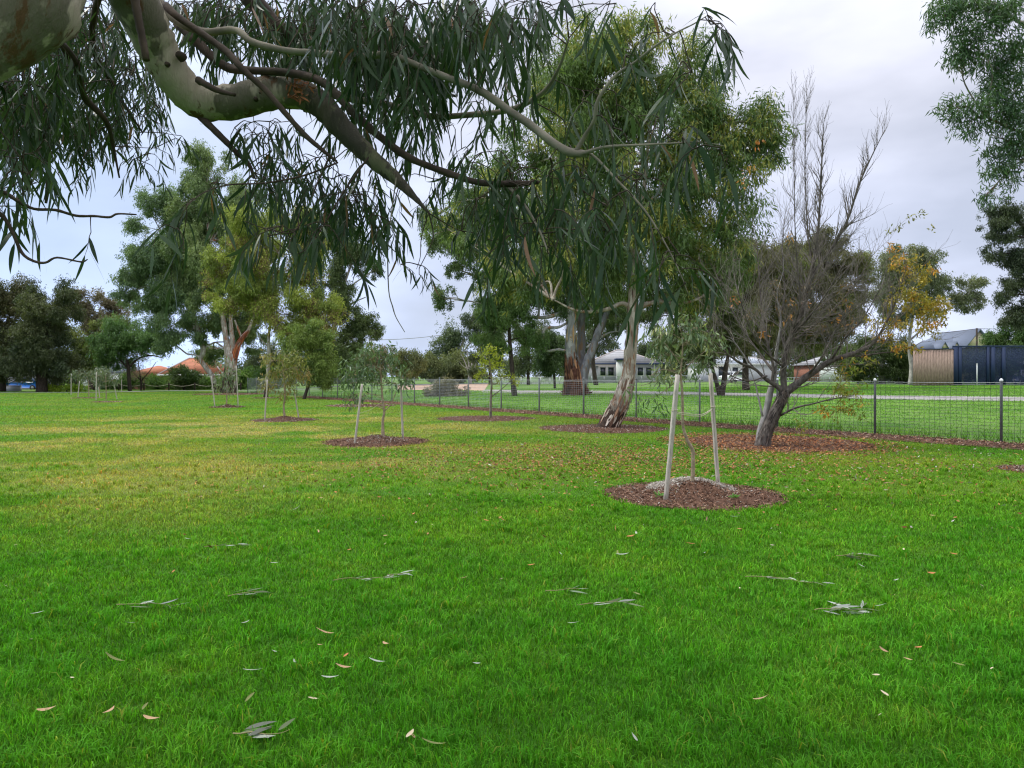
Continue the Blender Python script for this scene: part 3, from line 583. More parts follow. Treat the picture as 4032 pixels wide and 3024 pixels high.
tree('gum_tree', 'giant old gum with pale stems rising from a dark split butt', (2268, 1558), 55,
     [[(2268, 1560, 128), (2266, 1548, 104), (2264, 1520, 88), (2262, 1490, 80), (2254, 1455, 60), (2248, 1420, 42), (2247, 1370, 40), (2249, 1320, 41), (2251, 1250, 40), (2240, 1150, 34), (2200, 1000, 22), (2160, 860, 12)],
      [(2228, 1380, 10), (2195, 1377, 10), (2155, 1382, 10), (2142, 1360, 10), (2138, 1320, 11), (2150, 1292, 12), (2200, 1288, 11), (2235, 1270, 9)],
      [(2235, 1220, 16), (2160, 1248, 15), (2100, 1250, 12), (2060, 1262, 8), (2020, 1275, 5)], [(2310, 1370, 10), (2345, 1340, 9), (2400, 1310, 7), (2440, 1305, 4)]],
     [(1700, 860, 70, 45), (1790, 900, 90, 60), (1740, 960, 80, 45), (1850, 960, 100, 70), (1880, 860, 90, 70), (1960, 1000, 100, 70), (2080, 980, 130, 90), (2200, 1080, 120, 80), (2330, 1100, 130, 90), (2130, 1150, 120, 60), (2290, 1190, 110, 50), (2420, 1180, 100, 70), (1740, 1170, 55, 50), (1800, 1060, 50, 30), (2440, 1280, 60, 40), (1980, 900, 110, 90, 4), (2100, 1060, 130, 90, 5), (2230, 960, 140, 110, 6), (2360, 1000, 130, 100, 6), (2200, 1170, 120, 50, 4), (2420, 1240, 90, 50, 3), (2340, 1180, 120, 50, 5)],
     ((.036, .068, .028), (.085, .120, .048)), M_big, cover=2.5, limb=.16, wob=.05, sides=14)
gg = [o for o in sc.objects if o.get('label', '').startswith('giant old gum')][0]
M_stemgrey = bark('grey_stem_bark', (.21, .205, .21), (.15, .145, .15), (.20, .13, .08), (.06, .03, .02), -9, .5)
for st_ in ([(2284, 1500, 44, .5), (2289, 1440, 36, .7), (2289, 1340, 34, .9), (2290, 1260, 32, .9), (2310, 1150, 26, .9), (2350, 1000, 16, .9)], [(2290, 1520, 44, -.2), (2306, 1440, 34, -.2), (2334, 1370, 31), (2360, 1300, 30), (2374, 1270, 27), (2420, 1160, 20), (2470, 1050, 12)]):
    bb = B(); p_ = [P(q[0], q[1], 55+(q[3] if len(q) > 3 else 0)) for q in st_]; bb.tube(p_, [q[2]/2/F*55 for q in st_], 12, 5, wob=.04); bb.build('stem', M_stemgrey, gg, smooth=True)
tree('tree', 'dark leaning trunk tree just right of the giant gum', (2345, 1508), 92, [[(2347, 1510, 19), (2340, 1470, 17), (2335, 1420, 16), (2340, 1330, 12), (2350, 1240, 8)]],
     [(2330, 1220, 90, 60), (2420, 1250, 80, 50), (2280, 1260, 60, 40)], DARKG, M_dark, cover=2.4, limb=.08)
tree('gum_tree', 'leaning gum with mottled cream trunk and dark split butt', (2395, 1686), 23.2,
     [[(2392, 1692, 98), (2398, 1675, 84), (2416, 1640, 78), (2440, 1595, 74), (2458, 1545, 66), (2470, 1500, 57), (2478, 1450, 52), (2482, 1390, 50), (2488, 1330, 47), (2492, 1270, 45), (2492, 1210, 46), (2494, 1150, 40), (2497, 1080, 34), (2510, 900, 24), (2540, 700, 15), (2560, 450, 8)],
      [(2490, 1215, 22), (2450, 1195, 17), (2400, 1215, 15), (2330, 1228, 13), (2260, 1220, 9), (2180, 1180, 5)], [(2495, 1225, 30), (2540, 1200, 22), (2600, 1188, 17), (2680, 1195, 13), (2760, 1170, 8), (2840, 1100, 5)],
      [(2500, 1000, 20), (2420, 850, 14), (2330, 650, 9), (2280, 400, 5)], [(2520, 850, 20), (2640, 700, 14), (2780, 560, 9), (2880, 450, 5)], [(2486, 1120, 10), (2470, 1085, 9), (2440, 1065, 7), (2400, 1060, 4)]],
     [(2230, 250, 150, 130), (2330, 180, 170, 110), (2480, 150, 130, 100), (2380, 330, 200, 130), (2540, 300, 150, 120), (2700, 260, 130, 110), (2780, 380, 130, 100), (2900, 480, 140, 100), (3010, 500, 90, 90), (3020, 600, 85, 80), (2900, 620, 120, 90), (2750, 520, 140, 110),
      (2580, 470, 170, 120), (2380, 500, 150, 110), (2260, 480, 130, 110), (2300, 680, 160, 110), (2500, 650, 170, 120), (2700, 700, 170, 120), (2880, 760, 130, 90), (2130, 800, 130, 90), (2280, 860, 150, 100), (2480, 850, 150, 110), (2680, 890, 160, 110), (2850, 900, 120, 100), (2200, 1000, 120, 70), (2380, 1010, 110, 80), (2600, 1060, 130, 80), (2760, 1050, 130, 90), (2330, 1140, 100, 50), (2640, 1160, 100, 50), (1960, 720, 120, 90, 3), (2060, 600, 130, 110, 2), (2080, 880, 130, 90, 2), (2150, 420, 110, 110, 2), (1850, 820, 110, 80, 4), (2700, 980, 150, 110, 2), (2560, 900, 170, 120, 3), (2440, 780, 170, 140, 3), (2760, 1140, 110, 80, 1), (2900, 1020, 90, 90, 1), (2420, 1090, 140, 70, 2), (1880, 960, 110, 80, 3), (1990, 1080, 120, 80, 2), (1760, 900, 90, 60, 4), (2120, 1120, 120, 60, 1), (2240, 620, 150, 120, 3), (2400, 420, 160, 120, 3)],
     ((.050, .088, .032), (.105, .155, .050), (.20, .205, .055)), M_lean, cover=2.1, limb=.085, lw=(.20, .036), sides=16, wob=.035, maxc=10)
tree('tree', 'forked dark trunk tree on the grass behind the nearest stakes', (2835, 1583), 50, [[(2838, 1584, 36), (2838, 1560, 30), (2848, 1520, 22), (2856, 1460, 19), (2870, 1380, 12), (2890, 1250, 8)], [(2836, 1560, 22), (2822, 1510, 17), (2808, 1460, 13), (2790, 1380, 8)]],
     [(2720, 1280, 80, 60), (2680, 1190, 90, 70), (2800, 1160, 90, 80), (2800, 1300, 90, 60), (2780, 1390, 80, 40), (2880, 1270, 90, 90), (2640, 1330, 70, 60), (2600, 1230, 80, 70), (2740, 1360, 90, 60)], ((.040, .055, .024), (.085, .098, .038)), M_dark, cover=2.8, limb=.10)
tree('tree', 'olive brown tree behind the bare tree, thick dark crown', (2935, 1512), 62, [[(2938, 1516, 30), (2935, 1470, 24), (2940, 1350, 18), (2960, 1200, 12)]],
     [(2860, 1010, 110, 90), (2960, 1080, 130, 110), (3080, 1050, 120, 100), (2880, 1180, 120, 90), (3020, 1200, 130, 100), (3160, 1170, 120, 90), (3250, 1050, 110, 90), (3320, 1150, 85, 110), (3240, 1270, 120, 70), (3080, 1310, 130, 70), (2940, 1320, 110, 70), (3350, 1280, 60, 60), (3270, 960, 70, 60), (3140, 1300, 120, 80, 2), (3000, 1330, 130, 80, 2), (2860, 1330, 120, 70, 2), (3300, 1230, 90, 80, 2), (3180, 1060, 120, 100, 2), (3050, 1150, 150, 120, 3), (3370, 1060, 50, 80)],
     ((.062, .066, .032), (.105, .100, .046), (.10, .13, .038)), M_dark, cover=3.8, limb=.14)
tree('gum_tree', 'grey-green gum behind the yellow leaves, with one separate tuft at right', (3600, 1512), 76, [[(3585, 1516, 22), (3590, 1450, 17), (3580, 1350, 13), (3600, 1200, 8)], [(3582, 1340, 8), (3700, 1240, 6), (3790, 1190, 4)]],
     [(3480, 1090, 70, 90), (3560, 1030, 80, 70), (3640, 1040, 80, 80), (3690, 1110, 60, 70), (3580, 1150, 90, 90), (3500, 1220, 80, 70), (3650, 1220, 70, 70), (3820, 1130, 50, 55), (3795, 1190, 48, 50), (3845, 1180, 30, 35)],
     ((.060, .080, .050), (.125, .140, .080)), M_grey, cover=2.4, limb=.12)
tree('tree', 'dense dark green tree left of the timber wall', (3470, 1512), 84, [[(3472, 1516, 22), (3470, 1450, 20), (3468, 1400, 14)]],
     [(3350, 1400, 90, 60), (3440, 1380, 90, 60), (3540, 1400, 80, 70), (3400, 1460, 90, 35), (3560, 1465, 60, 40), (3500, 1460, 60, 35)], ((.026, .046, .018), (.060, .085, .028)), M_grey, cover=3.8, limb=.10)
# ---- right edge
TINT = np.array([1.2, 1.2, 1.15])
tree('gum_tree', 'drooping gum foliage hanging in from the top right corner', (4420, 1800), 13.5, [[(4480, 1830, 150), (4440, 1300, 120), (4400, 800, 100), (4350, 300, 80), (4200, -100, 50)], [(4330, 250, 40), (4150, 150, 24), (4000, 80, 14)], [(4400, 650, 40), (4200, 560, 22), (4020, 520, 12), (3880, 460, 6)], [(4150, 640, 14), (4050, 600, 9), (3980, 560, 6), (3900, 530, 3)]],
     [(3720, 70, 75, 60), (3790, 30, 110, 70), (3800, 130, 90, 65), (3870, 200, 90, 70), (3900, 60, 120, 100), (3980, 200, 110, 110), (3780, 240, 60, 50), (3770, 430, 70, 55), (3830, 470, 70, 60), (3900, 430, 90, 80), (3990, 400, 90, 110), (3960, 560, 80, 70), (4020, 640, 90, 90), (3930, 660, 50, 55), (3880, 770, 40, 28), (4060, 250, 120, 150), (4060, 480, 120, 120), (3960, -80, 250, 110)],
     ((.042, .082, .042), (.085, .145, .050)), M_limb, m_leaf=M_leaf, cover=1.2, lw=(.13, .022), sub=.40, limb=.03, maxc=12, droop=.8)
tree('tree', 'dark tree at the right edge below the hanging gum foliage', (4060, 1530), 48, [[(4110, 1560, 50), (4100, 1350, 40), (4080, 1100, 26), (4040, 900, 12)]],
     [(3910, 860, 60, 50), (3980, 840, 70, 60), (3960, 930, 70, 50), (3910, 1000, 45, 40), (3990, 1010, 60, 50), (4010, 1100, 60, 60), (3970, 1160, 50, 50), (4030, 1220, 70, 60), (3980, 1260, 60, 45), (4080, 1000, 80, 150), (4070, 850, 80, 80)],
     ((.034, .050, .026), (.070, .085, .040)), M_dark, cover=2.4, limb=.12)
tree('tree', 'bright green rounded tree above the navy mesh enclosure', (3990, 1510), 92, [[(3990, 1512, 16), (3990, 1420, 12)]], [(3920, 1345, 55, 35), (3990, 1330, 70, 50), (4050, 1330, 60, 50), (3960, 1370, 80, 30), (4050, 1290, 50, 30)],
     ((.042, .088, .022), (.085, .14, .03)), M_dark, cover=3.8, limb=.07)
tree('hedge', 'dark hedge inside the navy mesh enclosure', (3950, 1512), 90, [[(3900, 1512, 8), (3900, 1480, 6)]], [(3850, 1440, 90, 60), (3960, 1440, 90, 60), (4060, 1440, 90, 60), (3900, 1480, 100, 30), (4020, 1480, 100, 30)], ((.022, .040, .018), (.05, .07, .028)), M_dark, cat='hedge', cover=3.6, limb=.05)
TINT = np.array([1.3, 1.25, 1.2])
BGC = ((.048, .070, .036), (.10, .125, .055))
for lb, bx, Yb, lo in (('grey-green tree left of the dark low tree, behind the black trunk', 2080, 96, [(2060, 1330, 60, 60), (2110, 1290, 55, 50), (2080, 1400, 70, 50), (2030, 1430, 50, 40)]),
                       ('loose olive tree between the lime sapling and the black trunk', 1930, 104, [(1900, 1370, 60, 50), (1950, 1340, 50, 45), (1960, 1420, 60, 45), (1890, 1440, 60, 40)]),
                       ('tall tree rising behind the grey house roof, left side', 2330, 132, [(2300, 1340, 70, 60), (2360, 1290, 60, 60), (2390, 1370, 60, 40), (2260, 1400, 60, 50)]),
                       ('tall tree rising behind the grey house roof, right side', 2600, 132, [(2560, 1370, 70, 50), (2630, 1340, 70, 60), (2690, 1390, 60, 50), (2650, 1430, 70, 40)]),
                       ('tree filling the gap behind the white house', 2800, 138, [(2760, 1400, 70, 50), (2830, 1390, 60, 50), (2900, 1380, 70, 50), (2980, 1400, 70, 50), (3060, 1390, 70, 50)]),
                       ('broad tree behind the brick house', 3200, 138, [(3150, 1400, 70, 45), (3220, 1380, 70, 50), (3290, 1395, 70, 45), (3360, 1400, 60, 45)]),
                       ('dark tree behind the orange barked gum and the mesh fence end', 1060, 104, [(1010, 1420, 60, 60), (1080, 1390, 70, 60), (1140, 1430, 60, 60), (1050, 1480, 100, 35)]),
                       ('dark tree behind the yellow-green crown, right of its trunk', 1260, 108, [(1230, 1400, 70, 60), (1300, 1420, 70, 55), (1370, 1400, 60, 45), (1250, 1470, 90, 35)])):
    tree('tree', lb, (bx, 1500), Yb, [[(bx, 1506, 14), (bx, 1450, 11), (bx+4, 1390, 7)]], lo, BGC, M_dark, cover=2.0, group='background trees between the houses', limb=.08)
# ---- far tree line closing the gaps
b = B(); rl = []
for px in range(1380, 4200, 46):
    Yt = 150+20*math.sin(px*.02); top = {0: 1440, 1: 1425, 2: 1450}[px//46 % 3]
    if 1950 < px < 2250: top -= 55+25*math.sin(px*.05)
    if 2250 <= px < 3560: top -= 42+14*math.sin(px*.03)
    if 3050 < px < 3560: top -= 45
    rl.append(lobe(px+rng.normal()*10, (top+1496)/2, 44, (1496-top)/2, Yt))
crown(b, rl, ((.045, .065, .035), (.10, .125, .055)), (.75, .25), 2.2, .5)
rl = [lobe(px, 1492-rng.random()*14, 60, 30, 125) for px in range(-300, 1400, 60)]+[lobe(px, 1450+10*math.sin(px), 55, 52, 128) for px in range(900, 1480, 50)]
crown(b, rl, ((.035, .055, .03), (.07, .09, .04)), (.7, .22), 3, .5)
tag(b.build('distant_trees', M_far), kind='stuff', label='far line of suburban trees along the horizon', cat='tree line')

def strips(label, name, Y, path, n, Ls, Ws, cols, zmax=None):
    ob = [o for o in sc.objects if o.get('label', '').startswith(label)][0]
    p, r_ = pw(path, Y); p = np.array(p); r_ = np.array(r_); k = len(p)-1; t = rng.random(n)*k; i = t.astype(int); f = (t-i)[:, None]
    c = p[i]*(1-f)+p[i+1]*f; rr = r_[i]*(1-f[:, 0])+r_[i+1]*f[:, 0]; ax = p[i+1]-p[i]; ax /= np.linalg.norm(ax, axis=1)[:, None]
    a = rng.uniform(0, 6.283, n); nn = np.stack([np.cos(a), np.sin(a), 0*a], 1); nn -= ax*np.sum(nn*ax, 1)[:, None]; nn /= np.linalg.norm(nn, axis=1)[:, None]
    L_ = rng.uniform(*Ls, n); q = c+nn*(rr*1.02+.003)[:, None]+ax*(L_/2)[:, None]; b = B()
    b.leaves(q, -ax+nn*rng.uniform(-.02, .10, (n, 1)), L_, rng.uniform(*Ws, n), np.array(cols)[rng.integers(0, len(cols), n)]*rng.uniform(.6, 1.4, (n, 1)), 4, side=np.cross(ax, nn), bend=.12); b.build(name, M_litter, ob)
BKC = [(.30, .17, .10), (.20, .11, .07), (.42, .34, .26), (.12, .07, .05), (.50, .42, .34)]
def pw(l, Y): return [P(q[0], q[1], Y+(q[3] if len(q) > 3 else 0)) for q in l], [q[2]/2/F*Y for q in l]
strips('leaning gum with mottled', 'loose_bark', 23.2, [(2398, 1675, 84), (2416, 1640, 78), (2440, 1595, 74), (2458, 1545, 66), (2470, 1500, 57)], 170, (.12, .45), (.02, .07), BKC)
strips('leaning gum with mottled', 'loose_bark', 23.2, [(2470, 1500, 57), (2478, 1450, 52), (2482, 1390, 50), (2488, 1330, 47), (2492, 1270, 45), (2492, 1210, 46), (2494, 1150, 40)], 60, (.10, .4), (.02, .06), BKC[:4])
strips('giant old gum', 'loose_bark', 55, [(2268, 1556, 118), (2264, 1520, 88), (2262, 1490, 80), (2254, 1455, 60), (2248, 1400, 44)], 170, (.4, 1.3), (.06, .16), [(.20, .08, .04), (.12, .05, .03), (.30, .15, .08), (.06, .03, .02)])
strips('giant old gum', 'loose_bark', 55, [(2248, 1420, 42), (2247, 1370, 40), (2249, 1320, 41), (2251, 1250, 40)], 30, (.5, 1.6), (.08, .22), [(.36, .22, .10), (.24, .23, .22), (.42, .30, .16)])
strips('tall gum with three', 'loose_bark', 74, [(918, 1420, 26), (932, 1370, 25), (954, 1330, 18), (965, 1315, 16)], 90, (.4, 1.4), (.08, .2), [(.46, .14, .05), (.34, .10, .05), (.2, .08, .05)])
strips('tall gum with three', 'loose_bark', 74, [(898, 1545, 62), (903, 1510, 52), (908, 1440, 46)], 90, (.4, 1.2), (.08, .2), [(.10, .06, .045), (.32, .28, .24), (.06, .04, .03)])
# ------------------------------------------------------------------ bare tree with yellow leaves on its right side
YB = G(3005, 1757)[1]
def pw(l, Y): return [P(q[0], q[1], Y+(q[3] if len(q) > 3 else 0)) for q in l], [q[2]/2/F*Y for q in l]
bp = P(3000, 1757, YB); bp[2] = 0
rt = root('bare_tree', bp, 'nearly leafless spreading tree with yellow leaves on its right side', 'tree')
bt = B(); tipsB = []; net = []
def grow(b, p, d, ln, r, lev, upb=.35, spread=.55, col=None):
    n = 4; pts = [p]; rr = [r]; d = d/np.linalg.norm(d)
    for i in range(n):
        d = d+rng.normal(size=3)*.16+np.array([0, 0, upb*.16]); d /= np.linalg.norm(d); pts.append(pts[-1]+d*ln/n); rr.append(max(r*(1-.72*(i+1)/n), .0017))
    b.tube(pts, rr, 5 if lev < 2 else 4, 2 if lev < 2 else 1, cap=False)
    if lev >= 3: tipsB.append(pts[-1]); return
    for i in range(1, n+1):
        for k in range(2 if lev < 2 else rng.integers(1, 3)):
            a = rng.normal(size=3); a -= d*np.dot(a, d); a /= np.linalg.norm(a)
            nd = (pts[i]-pts[i-1]); nd /= np.linalg.norm(nd); nd = nd+a*spread*rng.uniform(.7, 1.4)+np.array([0, 0, upb*.5])
            grow(b, pts[i], nd, ln*rng.uniform(.42, .66), max(rr[i]*.7, .003), lev+1, upb, spread, col)
main = [
 [(2998, 1760, 66), (3004, 1745, 56), (3029, 1671, 47), (3068, 1593, 42), (3090, 1546, 40)],
 [(3090, 1546, 34), (3135, 1515, 30), (3182, 1479, 27), (3272, 1420, 22), (3331, 1401, 19), (3410, 1370, 15, .2), (3449, 1338, 12, .3), (3490, 1270, 9, .4), (3530, 1180, 6, .4), (3560, 1080, 3, .4)],
 [(3088, 1546, 30), (3084, 1464, 24), (3092, 1405, 21), (3108, 1346, 19), (3135, 1279, 18), (3159, 1228, 17), (3174, 1150, 15), (3200, 1050, 12), (3222, 900, 10), (3233, 688, 8), (3240, 560, 4), (3245, 460, 1.5)],
 [(3170, 1190, 14), (3206, 1073, 12), (3272, 983, 11), (3338, 863, 9), (3381, 730, 8), (3429, 622, 5), (3483, 513, 2)],
 [(3086, 1540, 26), (3049, 1514, 18), (3013, 1491, 14), (2970, 1452, 11), (2905, 1424, 9, -.3), (2840, 1370, 6, -.5), (2780, 1300, 3, -.6)],
 [(3040, 1510, 13), (3044, 1440, 11), (3020, 1340, 10), (3000, 1240, 8, .4), (2990, 1100, 5, .5), (2980, 950, 3, .6)],
 [(3050, 1470, 10), (2990, 1390, 8, .5), (2920, 1290, 6, .8), (2860, 1180, 4, 1.0), (2820, 1080, 2, 1.1)],
 [(3331, 1401, 10), (3400, 1400, 8, .3), (3470, 1390, 6, .4), (3560, 1380, 4, .5), (3640, 1340, 2, .6)],
 [(3125, 1300, 9), (3150, 1180, 7, -.4), (3140, 1050, 5, -.5), (3130, 880, 4, -.6), (3127, 700, 3, -.6), (3125, 380, 1.3, -.6)],
 [(3200, 1060, 7), (3180, 900, 5, .3), (3170, 700, 4, .3), (3172, 520, 3, .3), (3178, 350, 1.3, .3)],
 [(3072, 1636, 10), (3135, 1605, 8, -.4), (3200, 1590, 6, -.7), (3280, 1570, 4, -.9), (3360, 1560, 2, -1.0)],
 [(3108, 1350, 10), (3180, 1300, 7, .3), (3280, 1220, 6, .5), (3380, 1100, 4, .7), (3440, 980, 2, .8)],
 [(3100, 1400, 11), (3070, 1280, 8, .3), (3090, 1150, 6, .5), (3080, 1000, 4, .6), (3090, 860, 2, .6)],
 [(3090, 1450, 9), (3000, 1370, 7, -.6), (2940, 1260, 5, -.9), (2900, 1120, 3, -1.1)],
 [(3120, 1320, 9), (3200, 1230, 7, -.5), (3270, 1130, 5, -.8), (3320, 1040, 3, -.9)],
 [(3272, 1420, 10), (3330, 1330, 7, -.4), (3400, 1250, 5, -.5), (3470, 1130, 3, -.6)],
 [(3182, 1479, 9), (3240, 1400, 7, -.5), (3290, 1300, 5, -.6), (3360, 1200, 3, -.7)],
 [(2970, 1452, 8), (2900, 1360, 6, .3), (2850, 1280, 4, .3), (2790, 1220, 2, .3)],
 [(3020, 1480, 7), (2950, 1500, 5, -.3), (2880, 1480, 4, -.5), (2800, 1430, 2, -.6)],
]
for l in main:
    p_, r_ = pw(l, YB)
    if l is main[0]: p_[0][2] = -.06
    bt.tube(p_, r_, 12 if l is main[0] else 8, 5, wob=.05 if l is main[0] else .03)
bt.build('trunk', M_ash, rt, smooth=True)
bt = B(); l = [(2990, 1745, 30), (2994, 1699, 28), (3014, 1632, 27), (3033, 1542, 25), (3045, 1495, 22), (3057, 1385, 14), (3075, 1270, 9), (3060, 1160, 5), (3085, 1060, 2), (3080, 980, 1)]
p_, r_ = pw([(a, b_, c, .25) for a, b_, c in l], YB); bt.tube(p_, r_, 10, 5, wob=.02)
p_, r_ = pw([(3003, 1640, 9), (2985, 1560, 7), (2970, 1500, 5), (2930, 1400, 3), (2880, 1330, 2)], YB); bt.tube(p_, r_, 6, 4)
bt.build('second_stem', M_ashpale, rt, smooth=True)
bt = B()
for l in main[1:]:
    p_, r_ = pw(l, YB); p_ = np.array(p_)
    for i in range(1, len(p_)):
        seg = np.linalg.norm(p_[i]-p_[i-1]); kk = max(1, int(seg/.085))
        for j in range(kk):
            q = p_[i-1]+(p_[i]-p_[i-1])*(j+rng.random())/kk; dd = (p_[i]-p_[i-1])/seg
            a = rng.normal(size=3); a -= dd*np.dot(a, dd); a /= np.linalg.norm(a)
            if q[2] < 2.3 and rng.random() < .6: continue
            rr = r_[i-1]*.45; hi = np.clip((q[2]-3.6)/3, 0, 1)
            grow(bt, q, dd*.7+a*(.85-.35*hi)+np.array([0, 0, .2+.7*hi]), rng.uniform(.45, 1.0)*(1-.45*hi), min(rr, .014), 1.0 if r_[i] > .03 and rng.random() < .35 else 2, upb=.5+.5*hi)
bt.build('branches', plain('ash_twigs', (.165, .140, .120), .85, .15, var=.4, sc_=12), rt, smooth=True)
bl = B(); Yl = YB+.4
GOLD = ((.20, .19, .03), (.36, .25, .035), (.44, .20, .03))
crown(bl, [lobe(3600, 1090, 75, 90, Yl), lobe(3650, 1180, 80, 85, Yl), lobe(3560, 1200, 90, 80, Yl), lobe(3500, 1290, 90, 60, Yl), lobe(3620, 1290, 90, 60, Yl), lobe(3550, 1370, 80, 30, Yl), lobe(3690, 1230, 40, 60, Yl), lobe(3540, 1010, 40, 50, Yl)], GOLD, (.10, .03), 1.1, .42, droop=.6)
crown(bl, [lobe(3330, 1450, 70, 35, YB-.5), lobe(3390, 1420, 60, 30, YB-.3), lobe(3330, 1540, 90, 45, YB-.8), lobe(3380, 1590, 60, 50, YB-.9), lobe(3280, 1620, 75, 40, YB-.9), lobe(3150, 1670, 50, 20, YB-.8)], ((.12, .17, .03), (.27, .22, .035), (.42, .20, .03)), (.10, .032), .85, .42, droop=.6)
crown(bl, [lobe(3500, 880, 40, 50, Yl), lobe(3610, 850, 50, 40, Yl), lobe(3650, 900, 25, 25, Yl)], ((.12, .13, .03), (.2, .18, .03)), (.10, .03), .25, .5, droop=.6)
for px, py in ((3300, 1240), (3360, 1270), (2960, 650), (2940, 690), (3100, 930), (2900, 1180), (3130, 1190), (3170, 1200), (3340, 1200), (3010, 1320), (3120, 1250), (3000, 560)):
    crown(bl, [lobe(px, py, 26, 20, YB+rng.normal()*.3)], ((.34, .12, .04), (.40, .22, .05)), (.11, .03), .45, .5, droop=.8)
crown(bl, [lobe(px, py, 60, 50, YB+.2) for px, py in ((3180, 1120), (3250, 1200), (3120, 1220), (3300, 1130), (3050, 1130), (3200, 1290), (3330, 1290), (2980, 1240))], ((.13, .09, .05), (.19, .14, .065), (.22, .13, .06)), (.10, .026), .2, .5, droop=.7)
bl.build('leaves', M_leaf, rt)

strips('nearly leafless', 'rough_bark', YB, [(3002, 1750, 58), (3029, 1671, 49), (3068, 1593, 44), (3090, 1546, 41)], 260, (.05, .2), (.012, .03), [(.05, .035, .03), (.09, .065, .05), (.16, .13, .11), (.03, .022, .018)])

# ------------------------------------------------------------------ saplings, stakes, ties
def sapling(label, Y, stem, lobes, leafc, lw, cover, droop=1.0, group='young staked saplings', side=None, m=None, seg=1):
    base = P(stem[0][0], stem[0][1], Y); base[2] = float(gz(base[0], Y))
    r = root('sapling', base, label, 'sapling', group)
    bt = B(); pts, rad = pw(stem, Y)
    A = bt.tube(pts, rad, 8, 5)
    for s in (side or []):
        p_, r_ = pw(s, Y); bt.tube(p_, r_, 6, 4)
    bc = B(); tips = crown(bc, [lobe(q[0], q[1], q[2], q[3], Y, *(q[4:5])) for q in lobes], leafc, lw, cover, .4, droop=droop, tuft=.55)
    bt.build('stem', m or M_stem, r, smooth=True)
    limbs_to(m or M_stem, r, tips, A[len(A)//2:], rad[-1]*1.0+.004, 10, 'twig')
    bc.build('leaves', M_leaf, r); return r
def stake(label, Y, a, b_, w, group, sink=.05, pink=False):
    A = P(a[0], a[1], Y); T = P(b_[0], b_[1], Y); hw = w/2/F*Y*.47; d = (T-A)/np.linalg.norm(T-A); A = A-d*.06
    u = np.cross(d, [0, 1, 0]); u /= np.linalg.norm(u); v = np.cross(d, u); ca, sa = math.cos(.5), math.sin(.5); u, v = u*ca+v*sa, v*ca-u*sa
    bb = B(); rows = []
    n = 9
    for i in range(n):
        c = A+(T-A)*i/(n-1)+rng.normal(size=3)*.0012; h = hw*(1+.03*rng.normal())
        rows.append([c+u*h+v*h, c-u*h+v*h, c-u*h-v*h, c+u*h-v*h])
    V = np.array(rows).reshape(-1, 3); Q = [[4*i+j, 4*i+(j+1) % 4, 4*i+4+(j+1) % 4, 4*i+4+j] for i in range(n-1) for j in range(4)]+[[4*n-4, 4*n-3, 4*n-2, 4*n-1], [3, 2, 1, 0]]
    bb.add(V, Q); o = bb.build('wooden_stake', M_stake, org=A); tag(o, label, 'stake', group); return A, T
def tie(label, pts, Y, r=.005, double=True):
    bb = B(); p = [P(x, y, Y+dy) for x, y, dy in pts]; bb.tube(p, r, 6, 6)
    if double: bb.tube([q+np.array([0, .01, -.012-.01*(0 < i < len(p)-1)]) for i, q in enumerate(p)], r, 6, 6)
    for q in (p[0], p[-1]):
        a = np.linspace(0, 6.283, 9); bb.tube([q+np.array([math.cos(t)*.034, math.sin(t)*.034, .004*i]) for i, t in enumerate(a)], r, 5, 2)
    o = bb.build('rope_tie', M_rope, org=p[0]); tag(o, label, 'rope', 'rope ties on the saplings')
Y1 = S1[1]
GG = ((.075, .12, .060), (.16, .20, .10), (.26, .28, .14))
ST = 'wooden stakes beside the saplings'
sapling('nearest sapling, tall kinked stem and pale grey-green leaves between two stakes', Y1,
        [(2722, 1932, 22), (2727, 1880, 16), (2729, 1800, 15), (2727, 1772, 15), (2705, 1730, 13), (2690, 1680, 12), (2688, 1620, 11), (2686, 1540, 10), (2680, 1470, 9), (2686, 1400, 7), (2690, 1330, 5)],
        [(2590, 1320, 75, 60), (2660, 1270, 85, 50), (2760, 1290, 75, 55), (2700, 1350, 90, 55), (2600, 1400, 80, 55), (2800, 1350, 60, 50), (2640, 1460, 80, 40), (2740, 1430, 80, 45), (2560, 1480, 50, 30)], GG, (.115, .026), 1.15,
        side=[[(2686, 1500, 5), (2640, 1490, 4, .1), (2590, 1500, 3, .1), (2520, 1520, 2, .1)], [(2686, 1470, 5), (2730, 1420, 4), (2780, 1380, 3)], [(2684, 1440, 5), (2640, 1380, 4), (2600, 1330, 3)]])
r = sapling('leafy low side shoot hanging left of the nearest stake', Y1+.25, [(2640, 1500, 3), (2600, 1530, 3), (2540, 1560, 2)], [(2560, 1560, 60, 22), (2500, 1590, 60, 25), (2590, 1610, 50, 20), (2520, 1540, 50, 18)], ((.05, .10, .04), (.09, .15, .055)), (.11, .022), .7, group=None) if False else None
bc = B(); crown(bc, [lobe(q[0], q[1], q[2], q[3], Y1+.2) for q in ((2560, 1555, 60, 20), (2500, 1585, 55, 22), (2590, 1600, 50, 22), (2450, 1530, 35, 14))], ((.05, .10, .04), (.09, .15, .055)), (.11, .022), .65, .45)
bc.tube([P(2684, 1480, Y1), P(2640, 1520, Y1+.1), P(2580, 1560, Y1+.2), P(2480, 1590, Y1+.2)], [.008, .006, .004, .002], 5, 4, col=(.3, .25, .2))
ns = bpy.data.objects['sapling']; bc.build('low_shoot', M_leaf, ns)
A, T = stake('nearest left stake, leaning inwards, with a pink painted foot', Y1-.55, (2620, 1978), (2668, 1475), 29, ST)
A2, T2 = stake('nearest right stake, standing behind the kinked stem', Y1+.35, (2828, 1912), (2797, 1470), 24, ST)
bb = B(); d = (T-A)/np.linalg.norm(T-A); bb.tube([A+d*.07, A+d*.20], [.052, .050], 8, 1, cap=False)
